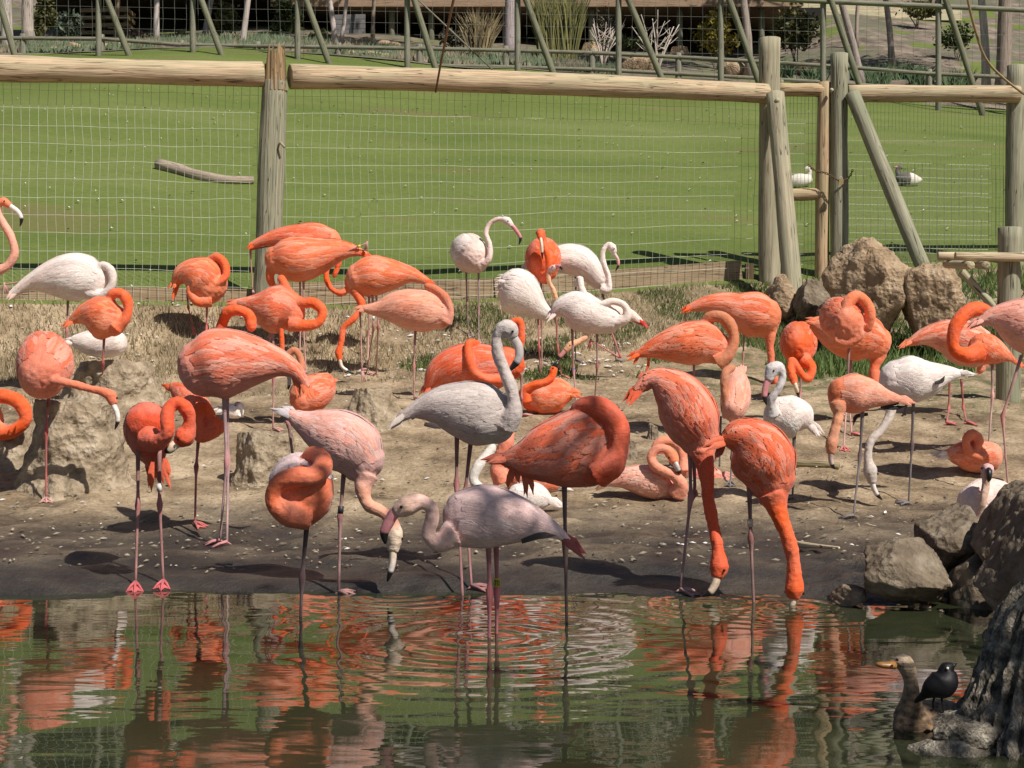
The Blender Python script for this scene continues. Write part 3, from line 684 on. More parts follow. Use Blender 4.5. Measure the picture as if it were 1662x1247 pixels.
sn = [100]
def shrub(name, x, y, rx, ry, d, label, cat, pal, n=900, size=0.10, group=None, asp=.5):
    sn[0] += 1; c = np.array(W(x, y, d)); b = slope_pt(x, d); e = empty(name, b)
    mb = MB()
    for k in range(5):
        q = c + np.array([rnd.uniform(-.6, .6) * rx * d / F, rnd.uniform(-.2, .2), rnd.uniform(-.2, .5) * ry * d / F])
        tube(mb, [b + Vector((rnd.uniform(-.1, .1), 0, -.05)), (np.array(b) + q) / 2 + np.array([rnd.uniform(-.1, .1), 0, 0]), q], [.02, .015, .008], 4, (.7, .65, .6))
    mb.build('stems', M['bark'], e)
    mb = MB(); leaf_cloud(mb, c, (rx * d / F, rx * d / F * .7, ry * d / F), n, size, pal, sn[0], .2, 18, asp); mb.build('foliage', M['leaf'], e, False)
    tag(e, label, cat, group)
shrub('shrub', 70, 30, 20, 40, 50, 'olive leafy shrub behind the two thick pale trunks', 'shrub', OLV, 1300)
shrub('shrub', 112, 40, 22, 28, 49, 'grey green shrub beside the stacked planks', 'shrub', GRY, 1200, .09)
shrub('shrub', 366, 35, 26, 28, 50, 'yellowish green shrub behind the leaning trunks', 'shrub', OLV, 1300, .09)
shrub('shrub', 462, 28, 26, 30, 51, 'dark green shrub under the edge of the brown building', 'shrub', GRN, 1100)
shrub('shrub', 1165, 50, 34, 36, 48, 'golden yellow shrub beside the grey tree trunk', 'shrub', YEL, 1500, .085)
shrub('shrub', 1290, 48, 40, 34, 50, 'loose olive shrub behind the gate posts', 'shrub', OLV, 1500, .09)
shrub('shrub', 1490, 14, 36, 16, 57, 'green shrub at the top of the litter slope', 'shrub', OLV, 800)
shrub('shrub', 215, 56, 24, 9, 48.5, 'low brown mounded shrub behind the low fence', 'shrub', ((.08, .06, .05), (.22, .17, .13)), 700, .06)
shrub('shrub', 292, 60, 18, 9, 49, 'low reddish brown shrub beneath a cut stump', 'shrub', ((.09, .06, .045), (.25, .17, .12)), 700, .06)
shrub('shrub', 1010, 70, 60, 9, 47, 'low dark green ground shrub beyond the bamboo', 'shrub', GRN, 700, .06)

def spear_clump(name, x, y0, wpx, hpx, d, label, cat, pal, n, wid, droop=.25, group=None, spread=.5, seed=1):
    "upright leaves rising from a base"
    rg = np.random.default_rng(seed); b = slope_pt(x, d) if d > 30 else ground_pt(x, y0); d = b.y
    s = d / F; e = empty(name, b); mb = MB()
    for k in range(n):
        o = np.array([rg.uniform(-.5, .5) * wpx * s * .6, rg.uniform(-.3, .3) * wpx * s * .6, 0]); p0 = np.array(b) + o
        p0[2] = (lawnz(p0[0], p0[1]) if d > 30 else Gz(p0[0], p0[1])) - .02
        H = hpx * s * rg.uniform(.55, 1.1); a = rg.uniform(-1, 1) * spread + o[0] / (wpx * s) * spread; aa = rg.uniform(-.6, .6) * spread
        t = np.array([a * H, aa * H, H]); side = np.array([1, .3, 0]) * wid * rg.uniform(.6, 1.2) * .5
        mid = p0 + t * .6; tip = p0 + t * np.array([1.25, 1.25, 1 - droop * rg.random()])
        u = rg.random(); col = tuple(np.array(pal[0]) * (1 - u) + np.array(pal[1]) * u)
        mb.add([p0 - side, p0 + side, mid + side * .8, mid - side * .8, tip], [(0, 1, 2, 3), (3, 2, 4)], col)
    mb.build('leaves', M['blade'], e, False); tag(e, label, cat, group)
spear_clump('bamboo_clump', 905, 90, 95, 120, 47, 'dense olive bamboo clump before the dark undercroft', 'bamboo', ((.07, .075, .02), (.24, .22, .09)), 900, .05, .1, None, .18, 3)
spear_clump('spiky_grass', 778, 88, 40, 80, 46.5, 'tall spiky straw brown grass clump beside the stout trunk', 'grass', ((.09, .07, .04), (.36, .28, .15)), 220, .06, .1, None, .35, 4)
shrub('shrub', 420, 66, 22, 14, 47.5, 'small grey green bush behind the silvery ground cover', 'shrub', GRY, 600, .06)
shrub('shrub', 520, 60, 20, 12, 48, 'low olive bush beside the two slender white trunks', 'shrub', OLV, 600, .06)
shrub('shrub', 735, 62, 30, 18, 50, 'dark twiggy bush behind the slanting taut wire', 'shrub', ((.04, .04, .025), (.14, .12, .08)), 900, .07)
shrub('shrub', 985, 40, 24, 40, 49, 'tall twiggy shrub between the bamboo and a fence pole', 'shrub', ((.10, .08, .055), (.26, .22, .15)), 500, .05)
shrub('shrub', 1555, 60, 30, 22, 50, 'green bush uphill of the white forked trunk', 'shrub', GRN, 900, .08)
def bare_tree(x, y, hpx, d, label):
    rg = np.random.default_rng(int(x)); b = W(x, y, d); b.z = lawnz(b.x, d) - .03; e = empty('bare_tree', b); mb = MB(); s = d / F
    for k in range(7):
        a = rg.uniform(-.5, .5); H = hpx * s * rg.uniform(.7, 1.1); p1 = np.array(b) + np.array([a * H * .35, rg.uniform(-.2, .2), H * .45]); p2 = np.array(b) + np.array([a * H * 1.0, rg.uniform(-.3, .3), H])
        C, _ = spline(np.array([np.array(b), p1, p2]), 8); tube(mb, C, np.linspace(.035, .012, 8), 5, (1.35, 1.3, 1.25))
        for q in range(3):
            i = 3 + q; v2 = C[i] + np.array([rg.uniform(-.5, .5), rg.uniform(-.2, .2), rg.uniform(.2, .6)]); tube(mb, [C[i], (C[i] + v2) / 2 + np.array([0, 0, -.04]), v2], [.018, .012, .006], 4, (1.3, 1.25, 1.2))
    mb.build('branches', M['bark'], e); tag(e, label, 'tree')
bare_tree(1066, 86, 92, 45, 'small bare whitish tree with forking branches before the undercroft')
bare_tree(978, 82, 70, 46, 'small bare grey tree beside the bamboo clump')
k = 0
for x, y, w, h in ((1268, 105, 60, 34), (1325, 108, 50, 30), (1240, 100, 40, 26), (1400, 106, 46, 34), (1425, 110, 50, 36), (1460, 104, 60, 36), (1492, 112, 46, 34), (1545, 118, 46, 40), (1565, 116, 40, 42), (1655, 110, 40, 50), (1500, 108, 40, 34), (1305, 122, 60, 22), (1415, 128, 60, 24)):
    k += 1; spear_clump('daffodil_clump', x, y, w, h, 45.5 - (y - 105) * .12, 'clump of green strap leaves on the litter slope', 'plant', ((.035, .065, .03), (.12, .17, .085)), 110, .05, .2, 'strap leaved clumps on the litter slope', .45, 20 + k)
# silvery ground cover between the low fence and the building (uncountable)
mb = MB(); rg = np.random.default_rng(5)
for k in range(9000):
    x = rg.uniform(-40, 1000); d = rg.uniform(42.3, 47.5); p = slope_pt(x, d); h = rg.uniform(.08, .24); a = rg.uniform(-.1, .1)
    g = rg.random(); c = (np.array((.07, .10, .035)) * (1 - g) + np.array((.24, .29, .19)) * g) if mn.noise(Vector((p.x * .9, p.y * .9, 2))) < .1 + .2 * rg.random() else np.array((.16, .12, .07)) * (1 - g) + np.array((.42, .36, .26)) * g
    if x > 900: c = c * .7
    mb.add([(p.x - .035, p.y, p.z), (p.x + .035, p.y, p.z), (p.x + a, p.y, p.z + h)], [(0, 1, 2)], tuple(c))
tag(mb.build('ground_cover', M['blade'], None, False), 'silvery green ground cover behind the low fence', 'plants', None, 'stuff')

def rock(name, c, rad, mat, seed, label, cat='rock', group=None, amp=.22, cuts=7, sub=4, rot=0.0, parent=None, lap=2.2):
    rg = np.random.default_rng(seed); bm = bmesh.new(); bmesh.ops.create_icosphere(bm, subdivisions=sub, radius=1.0)
    pl = rg.normal(size=(cuts, 3)); pl /= np.linalg.norm(pl, axis=1)[:, None]; dd = rg.uniform(.55, .85, cuts)
    o = Vector(rg.uniform(-20, 20, 3)); cr, sr = math.cos(rot), math.sin(rot)
    for v in bm.verts:
        p = np.array(v.co)
        p = p * (1 + amp * .55 * mn.noise(Vector(p) * 1.3 + o))
        for q, h in zip(pl, dd):
            s = p @ q
            if s > h: p = p - q * (s - h) * .97
        P = Vector(p); rd = 1 - abs(mn.noise(P * 3.1 + o)) * 2; rd2 = 1 - abs(mn.noise(P * 7.5 + o)) * 2
        lay = math.sin(p[2] * 16 + 3 * mn.noise(P * 2 + o)) * .5
        p = p * (1 - amp * .16 * max(0, rd) ** 4 - amp * .05 * max(0, rd2) ** 3 + amp * .16 * mn.noise(P * 3 + o) + amp * .07 * lay + amp * .15 * mn.noise(P * 6 + o) + amp * .11 * mn.noise(P * 12 + o) + amp * .07 * mn.noise(P * 26 + o))
        x, y, z = p * np.array(rad) * 1.12; v.co = (x * cr - y * sr, x * sr + y * cr, z)
    m = bpy.data.meshes.new(name); bm.to_mesh(m); bm.free(); m.polygons.foreach_set('use_smooth', [True] * len(m.polygons)); m.update()
    ob = link(name, m, mat, parent); ob.location = c
    if label: tag(ob, label, cat, group)
    return ob
def rk(px0, px1, py0, py1, d, depth, *a, **k):
    c = W((px0 + px1) / 2, (py0 + py1) / 2, d); s = d / F
    return rock('boulder' if k.pop('big', False) else 'rock', c, ((px1 - px0) / 2 * s * 1.12, depth, (py1 - py0) / 2 * s * 1.15), *a, **k)
# pale garden rocks by the far fence
for k, (x, y, w, h, d) in enumerate(((600, 55, 20, 10, 48), (625, 60, 24, 9, 47.5), (150, 84, 12, 6, 43.5), (168, 83, 12, 8, 43.6), (122, 82, 14, 9, 44), (190, 80, 16, 10, 44.4), (205, 82, 10, 7, 43.8), (88, 86, 10, 5, 43.4), (70, 87, 9, 5, 43.4), (104, 86, 11, 5, 43.5), (585, 98, 14, 5, 42.9), (605, 98, 16, 6, 42.9), (570, 99, 10, 5, 42.8), (625, 100, 12, 5, 42.8), (1040, 86, 30, 16, 46), (1190, 88, 22, 18, 45.5), (1315, 72, 24, 18, 47))):
    c = W(x, y, d); zg = lawnz(c.x, d); r = h * d / F
    rock('rock', (c.x, d, zg + r * .35), (w * d / F, r * 1.2, r), M['tan'], 300 + k, 'small tan rock edging the planted slope beyond the lawn', 'rock', 'tan rocks edging the planted slope', .2, 6, 3)
# big tan boulders inside the fence
rk(1346, 1482, 412, 560, 15.6, .42, M['tan'], 11, 'tall tan boulder at the foot of the diagonal brace', big=True, sub=5, amp=.40, cuts=12)
rk(1468, 1562, 440, 556, 15.2, .34, M['tan'], 12, 'smoother pinkish tan boulder beside the reeds', big=True, sub=5, amp=.30, cuts=12)
rk(1250, 1300, 455, 520, 16.6, .22, M['tan'], 13, 'knobbly tan rock wedged behind the leaning brace', sub=4, amp=.3)
rk(1292, 1350, 458, 520, 16.3, .24, M['rock'], 14, 'grey brown rock in front of the gate', sub=4, amp=.3)
rk(1330, 1378, 490, 530, 15.3, .2, M['rock'], 15, 'small shaded rock at the base of the tall tan boulder', sub=4, amp=.3)
# rocks at the right edge of the pond
rk(1392, 1548, 886, 972, 6.36, .20, M['rock'], 41, 'flat brown rock lying at the pond edge', sub=5, amp=.24, cuts=13)
rk(1488, 1608, 832, 946, 6.75, .2, M['rock'], 22, 'angular pale topped rock behind the flat brown rock', sub=5, amp=.24, cuts=13)
rk(1588, 1730, 782, 1010, 6.35, .26, M['rock'], 23, 'large grey rock beside the pond with a dark cavity below', big=True, sub=5, amp=.30, cuts=12)
rk(1606, 1760, 850, 1060, 5.9, .22, M['rock'], 24, 'tall grey rock leaning in front of the large grey rock', big=True, sub=5, amp=.30, cuts=12)
rk(1540, 1640, 900, 1030, 6.45, .2, M['rock'], 28, 'low shaded rock in the gap between the larger rocks', sub=4, amp=.16, cuts=12)
rk(1352, 1408, 952, 982, 6.38, .07, M['rock'], 25, 'small dark wet stone in the water by the flat rock', sub=4, amp=.2)
for k, (x, y, w) in enumerate(((1468, 972, 8), (1486, 968, 9), (1502, 974, 7), (1516, 968, 10), (1530, 972, 9), (1503, 984, 8), (1528, 990, 7), (1478, 982, 6))):
    dq_ = F * EYE / (y - YH) - .05; c = W(x, y, dq_); zz = rnd.uniform(.45, 1.0); rock('pebble', (c.x, c.y, .002), (w * 5.2 / F * rnd.uniform(.7, 1.2), w * 6 / F, w * 4.4 / F * zz), M['rock' if k % 3 == 0 else 'tan'], 60 + k, 'small pebble at the waterline under the flat brown rock', 'pebble', 'pale pebbles at the waterline', .5, 9, 3, rnd.uniform(0, 3))
# weathered stump standing in the water, lower right
def stump():
    P = np.array([W(1660, 1420, 4.15), W(1648, 1300, 4.15), W(1652, 1200, 4.2), W(1668, 1100, 4.25), W(1690, 1000, 4.3), W(1712, 940, 4.32)])
    rr = np.array([.34, .275, .185, .14, .11, .06]); n = 130; seg = 170
    C, q = spline(np.c_[P, rr], n); mb = MB(); v = []
    T, Nn, B = frames(C[:, :3])
    for i in range(n):
        for k in range(seg):
            a = 2 * math.pi * k / seg; u = Vector((math.cos(a), math.sin(a), 0))
            f = Vector((math.cos(a) * 2.4, math.sin(a) * 2.4, q[i] * 2.0))
            g = 1 + .22 * mn.noise(f) + .16 * mn.noise(f * 2.6 + Vector((3, 1, 2))) - .20 * max(0, 1 - abs(mn.noise(Vector((f.x * 2.6, f.y * 2.6, f.z * .9)))) * 5) - .10 * max(0, 1 - abs(mn.noise(Vector((f.x * 5.5 + 4, f.y * 5.5, f.z * 2.2)))) * 4) + .09 * mn.noise(f * 7) + .07 * mn.noise(f * 14) + .05 * mn.noise(f * 29)
            v.append(C[i, :3] + C[i, 3] * g * (math.cos(a) * Nn[i] + math.sin(a) * B[i]))
    f = [(i * seg + k, i * seg + (k + 1) % seg, (i + 1) * seg + (k + 1) % seg, (i + 1) * seg + k) for i in range(n - 1) for k in range(seg)]
    f.append(tuple((n - 1) * seg + k for k in range(seg))); f.append(tuple(range(seg - 1, -1, -1)))
    mb.add(v, f, (1, 1, 1)); e = empty('driftwood_stump', P[1]); tag(e, 'craggy weathered grey stump rising from the water beside the blackbird', 'stump')
    mb.build('trunk', M['drift'], e)
    o = rock('root', W(1558, 1188, 4.12), (.085, .10, .050), M['drift'], 77, None, amp=.32, parent=None, sub=5); o.parent = e; o.matrix_parent_inverse = e.matrix_basis.inverted()
    o = rock('root', W(1540, 1236, 4.10), (.12, .12, .075), M['drift'], 78, None, amp=.32, sub=5); o.parent = e; o.matrix_parent_inverse = e.matrix_basis.inverted()
    mb = MB(); c = W(1578, 1130, 4.2); tube(mb, [c + Vector((0, 0, -.06)), c, c + Vector((0, 0, .03)), c + Vector((.002, 0, .05))], [.022, .018, .006, .004], 7, (1, 1, 1), jit=.3); mb.build('stub', M['drift'], e)
stump()

# mud nest mounds
def mound(x, y_top, y_bot, wt, wb, d, label, seed, mat='mound'):
    s = d / F; b = W(x, y_bot, d); zt = W(x, y_top, d).z; n = 44; seg = 110; v = []; z0 = Gz(b.x, b.y) - .10; o = Vector((seed * 3.3, 1, 2))
    for i in range(n):
        t = i / (n - 1)
        if t < .7: h = t / .7; r = lerp(wb, wt, h ** .55) / 2 * s; z = lerp(z0, zt, h)
        else: h = (t - .7) / .3; r = wt / 2 * s * math.cos(h * math.pi / 2) ** .7 if h < 1 else 0; z = zt + .02 * (h - h * h * 1.6)
        for k in range(seg):
            a = 2 * math.pi * k / seg; f = Vector((math.cos(a) * 1.4, math.sin(a) * 1.4, z * 5)) + o
            g = 1 + .20 * mn.noise(f) + .10 * mn.noise(f * 2.7) + .04 * mn.noise(f * 6) + .025 * mn.noise(f * 13) - .06 * max(0, 1 - abs(mn.noise(Vector((f.x * 2.3, f.y * 2.3, f.z * .7)))) * 6)
            v.append((b.x + math.cos(a) * r * g, b.y + math.sin(a) * r * g, z + .03 * mn.noise(Vector((math.cos(a) * r * 6, math.sin(a) * r * 6, seed))) + .012 * mn.noise(Vector((math.cos(a) * r * 22, math.sin(a) * r * 22, seed)))))
    f = [(i * seg + k, i * seg + (k + 1) % seg, (i + 1) * seg + (k + 1) % seg, (i + 1) * seg + k) for i in range(n - 1) for k in range(seg)]
    m = bpy.data.meshes.new('nest_mound'); m.from_pydata(v, [], f); m.polygons.foreach_set('use_smooth', [True] * len(f)); m.update()
    tag(link('nest_mound', m, M[mat]), label, 'mound')
mound(122, 652, 790, 118, 205, 9.55, 'large dried mud nest mound streaked with droppings behind the reaching bird', 1)
mound(430, 702, 778, 80, 130, 9.7, 'dark rounded mud mound behind the pale pink bird', 2)
mound(185, 588, 660, 110, 240, 12.3, 'broad pale mud mound carrying the sitting white bird', 3)
mound(605, 632, 690, 60, 160, 11.4, 'low smooth mud mound with a shadow on it', 4)
mound(20, 690, 780, 60, 150, 10.1, 'mud mound under the low-looped orange bird', 5)
mound(1020, 718, 745, 20, 60, 10.3, 'small dark clod of mud beside the sitting pink bird', 6, 'rock')
mound(1060, 690, 710, 14, 40, 10.9, 'tiny dark mud lump near the seated orange bird', 7, 'rock')
mb = MB(); a = ground_pt(1290, 888); b = ground_pt(1362, 893); log(mb, a + Vector((0, 0, .014)), b + Vector((0, 0, .010)), .018, .006, 8, 6, .2, .0, (1.5, 1.45, 1.35)); tag(mb.build('stick', M['rail']), 'pale bare stick lying on the mud by the pond edge', 'stick')
mb = MB(); a = ground_pt(1262, 755); b = ground_pt(1362, 762); log(mb, a + Vector((0, 0, .02)), b + Vector((0, 0, .02)), .028, .024, 8, 6, .2, .0, (.7, .62, .5)); tag(mb.build('branch', M['rail']), 'grey brown branch half sunk in the mud behind the white bird', 'branch')
mb = MB()
lpts = [W(258, 264, 27.0), W(290, 272, 27), W(320, 281, 27), W(360, 289, 27), W(411, 291, 27)]
for q in lpts: q.y = 27; q.z = lawnz(q.x, 27) + .13
# follow the lawn so the log lies on it
lpts = []
for x, y in ((258, 268), (290, 276), (320, 284), (360, 291), (411, 293)):
    d = 18.0
    while d < 45 and W(x, y + 7, d).z > lawnz(W(x, y + 7, d).x, d): d += .05
    q = W(x, y + 7, d); lpts.append(np.array([q.x, q.y, lawnz(q.x, q.y) + .055]))
C, _ = spline(np.array(lpts), 14); tube(mb, C, np.linspace(.10, .055, 14), 10, (.85, .76, .66), True, 1, .25); tag(mb.build('fallen_log', M['bark']), 'fallen bare log lying on the lawn behind the fence', 'log')

# hanging vine and rope
mb = MB(); C, _ = spline(np.array([W(744, -30, 14.5), W(735, 5, 14.6), W(722, 70, 14.9), W(716, 100, 15.1), W(707, 150, 15.3)]), 14); tube(mb, C, np.linspace(.014, .010, 14), 6, (.55, .36, .25)); tag(mb.build('dry_stem', M['bark']), 'thin reddish dry stem hanging across the middle fence rail', 'stem')
mb = MB(); C, _ = spline(np.array([W(1565, -40, 16.8), W(1571, 0, 16.9), W(1583, 49, 17.1), W(1600, 96, 17.3), W(1632, 130, 17.5), W(1662, 153, 17.62)]), 20); tube(mb, C, .015, 7, (.85, .70, .55)); tag(mb.build('rope', M['rail']), 'slack brown rope hanging down to the end of the fence rail', 'rope')
mb = MB(); tube(mb, [W(668, -10, 41.2), W(815, 128, 41.2)], .022, 5, (.9, .85, .8)); tag(mb.build('guy_wire', M['farpost']), 'straight taut grey wire slanting down to the slope before the spiky grass', 'wire')

# ------------------------------------------------------------------ grass, straw, litter on the bank
def blades(name, n, region, hrange, wid, pal, label, seed, test=None, lean=.6):
    rg = np.random.default_rng(seed); mb = MB(); k = 0; tries = 0
    while k < n and tries < n * 8:
        tries += 1
        X = rg.uniform(*region[0]); q = fenceY(X); Y = q - rg.uniform(*region[1])
        if test and not test(X, Y, rg): continue
        z = Gz(X, Y) - .01; h = rg.uniform(*hrange); a = rg.uniform(-1, 1) * lean * h; b = rg.uniform(-1, .4) * lean * h
        u = rg.random(); c = np.array(pal[0]) * (1 - u) + np.array(pal[1]) * u; w = wid * rg.uniform(.6, 1.3)
        mb.add([(X - w, Y, z), (X + w, Y, z), (X + a, Y + b, z + h)], [(0, 1, 2)], tuple(c)); k += 1
    return tag(mb.build(name, M['blade'], None, False), label, 'grass', None, 'stuff')
nz = lambda X, Y, s, o: mn.noise(Vector((X * s, Y * s, o)))
blades('dry_grass', 26000, ((-7, 2.2), (.0, 1.45)), (.02, .095), .0055, ((.20, .155, .085), (.62, .51, .33)), 'dry straw coloured grass stubble on the bank below the fence', 1, lambda X, Y, r: nz(X, Y, 1.2, 4) > -.45 + .5 * max(0, (fenceY(X) - Y) - .9))
blades('dry_grass', 5000, ((-7, 1.5), (1.3, 2.8)), (.015, .06), .005, ((.20, .16, .09), (.52, .44, .29)), 'thin trampled straw on the upper mud bank', 2, lambda X, Y, r: nz(X, Y, 1.5, 9) > .02)
blades('green_weeds', 15000, ((-1.5, 4.2), (.05, 2.6)), (.02, .10), .007, ((.045, .075, .018), (.17, .21, .07)), 'low green weeds growing along the foot of the fence', 3, lambda X, Y, r: nz(X, Y, 1.6, 2) > .12 - .10 * (X - .5))
blades('green_weeds', 5000, ((2.5, 6), (.1, 3.4)), (.04, .22), .010, ((.04, .075, .018), (.18, .25, .08)), 'tall green weeds around the boulders and the log perch', 4, lambda X, Y, r: nz(X, Y, 1.0, 6) > -.05)
blades('lawn_edge_grass', 5000, ((-7, 5), (-1.2, -.12)), (.01, .035), .008, ((.05, .10, .015), (.16, .24, .05)), 'short lawn grass just behind the fence boards', 5)
def reeds(x, y, n, hpx, seed, label, spread):
    rg = np.random.default_rng(seed); b = ground_pt(x, y); e = empty('reed_tuft', b); s = b.y / F; mb = MB()
    for k in range(n):
        p0 = np.array(b) + np.array([rg.uniform(-.16, .16), rg.uniform(-.1, .1), -.02]); H = hpx * s * rg.uniform(.5, 1.1); a = rg.uniform(-1.0, .75) * spread
        tip = p0 + np.array([a * H, rg.uniform(-.3, .3) * H, H * (1 - .3 * abs(a))]); mid = p0 + (tip - p0) * .55 + np.array([-a * H * .12, 0, .04])
        C, _ = spline(np.array([p0, mid, tip]), 7); u = rg.random(); c = np.array((.06, .085, .03)) * (1 - u) + np.array((.34, .31, .17)) * u
        tube(mb, C, np.linspace(.0055, .0015, 7), 3, tuple(c), False)
    mb.build('leaves', M['blade'], e, False); tag(e, label, 'reeds')
reeds(1530, 560, 110, 165, 8, 'wiry dark reed tuft arching in front of the boulders', .75)
reeds(1600, 590, 60, 120, 9, 'upright green reed tuft beside the stout log', .35)
# fallen white down and scraps
def litter(name, n, pxr, dr, size, pal, seed, label, curl=True):
    rg = np.random.default_rng(seed); mb = MB()
    for k in range(n):
        x = rg.uniform(*pxr); d = rg.uniform(*dr); X = (x - 831) * d / F; p = Vector((X, d, Gz(X, d)))
        if p.z < .03: continue
        s = rg.uniform(*size); a = rg.uniform(0, 6.28); u = np.array([math.cos(a), math.sin(a), rg.uniform(-.1, .3)]) * s; w = np.array([-math.sin(a), math.cos(a), rg.uniform(-.2, .5)]) * s * rg.uniform(.2, .6)
        q = np.array(p) + np.array([0, 0, .008 + s * .2]); g = rg.random(); c = np.array(pal[0]) * (1 - g) + np.array(pal[1]) * g
        mb.add([q - u, q - u * .2 + w, q + u, q - u * .1 - w, q + np.array([0, 0, s * .35])], [(0, 1, 4), (1, 2, 4), (2, 3, 4), (3, 0, 4)], tuple(c))
    tag(mb.build(name, M['litter'], None, True), label, 'feathers', None, 'stuff')
WHT = ((.55, .5, .46), (.85, .82, .8)); SOIL = ((.10, .08, .055), (.42, .36, .27))
litter('shed_feathers', 300, (0, 1060), (14.0, 15.6), (.008, .034), WHT, 1, 'white shed down feathers caught in the stubble')
litter('shed_feathers', 110, (640, 1040), (14.3, 15.6), (.012, .042), WHT, 2, 'drifts of white down among the weeds')
litter('shed_feathers', 140, (0, 1560), (7.4, 14), (.006, .022), WHT, 3, 'scattered white feather scraps on the mud')
litter('mud_crumbs', 3000, (-60, 1640), (7.0, 14.4), (.006, .024), SOIL, 4, 'crumbs of mud and pebbles on the bank')
# white specks on the lawn
mb = MB(); rg = np.random.default_rng(9)
for k in range(330):
    X = rg.uniform(-10, 10); Y = fenceY(X) + rg.uniform(.4, 18); s = rg.uniform(.012, .035); z = lawnz(X, Y) + .03
    mb.add([(X - s, Y, z), (X, Y - s, z + .01), (X + s, Y, z), (X, Y + s, z + .02)], [(0, 1, 2, 3)], (.8, .8, .75) if rg.random() < .7 else (.06, .05, .03))
tag(mb.build('lawn_specks', M['litter'], None, False), 'white droppings and feathers dotted over the lawn', 'specks', None, 'stuff')

# tree on the near shore (outside the view) whose crown shades the stump and the front of the pond
nt_ = empty('tree', (5.6, 0.4, 0.1)); tag(nt_, 'leafy tree on the near shore whose crown shades the stump and the wading birds', 'tree')
mb = MB(); C, _ = spline(np.array([(5.6, .4, -.4), (5.5, .5, 1.4), (5.2, .9, 3.0), (4.9, 1.5, 4.4)]), 14); tube(mb, C, np.linspace(.2, .09, 14), 10, (.8, .75, .7), True, 1, .2)
for tip in ((4.2, 2.2, 4.6), (5.6, 2.4, 4.5), (3.2, 2.5, 5.2), (1.2, 2.8, 5.4)):
    q, _ = spline(np.array([C[10], (C[10] + np.array(tip)) / 2 + np.array([0, 0, .2]), tip]), 8); tube(mb, q, np.linspace(.07, .02, 8), 6, (.8, .75, .7))
mb.build('trunk', M['bark'], nt_)
mb = MB(); leaf_cloud(mb, (4.75, 1.75, 4.4), (1.45, 1.5, .75), 2300, .075, GRN, 501, .15, 30)
leaf_cloud(mb, (2.1, 2.75, 5.3), (2.0, .75, .45), 1150, .055, GRN, 502, .1, 26); mb.build('crown', M['leaf'], nt_, False)
# ------------------------------------------------------------------ flamingos
FR = dict(A=(0, 300, 3.6667), B=(240, 340, 3.8976), C=(540, 330, 3.1962), D=(0, 520, 3.281), E=(180, 580, 3.1167), Fr=(600, 500, 2.598), G=(980, 440, 4.3737),
          H=(1220, 440, 2.968), I=(980, 560, 2.834), K=(720, 660, 6.233), L=(860, 360, 4.795), Mz=(340, 540, 7.5545), N=(980, 700, 7.5545), O=(1480, 400, 4.797), P=(180, 620, 6.93))
ORG = (0.87, 0.112, 0.014); ORD = (0.66, 0.070, 0.020); SAL = (0.85, 0.215, 0.088); PNK = (0.80, 0.36, 0.26); PAL = (0.82, 0.61, 0.54); WHI = (0.83, 0.715, 0.66)
GRA = (0.56, 0.475, 0.435); LIL = (0.70, 0.52, 0.51); RED = (0.62, 0.04, 0.025); PCH = (0.80, 0.42, 0.24)
LEGP = (0.52, 0.27, 0.24); LEGR = (0.50, 0.13, 0.12); LEGG = (0.17, 0.15, 0.15); BLK = (0.014, 0.013, 0.013); CRM = (0.78, 0.60, 0.45); PBL = (0.66, 0.26, 0.27); WBL = (0.80, 0.72, 0.66)
pending = []

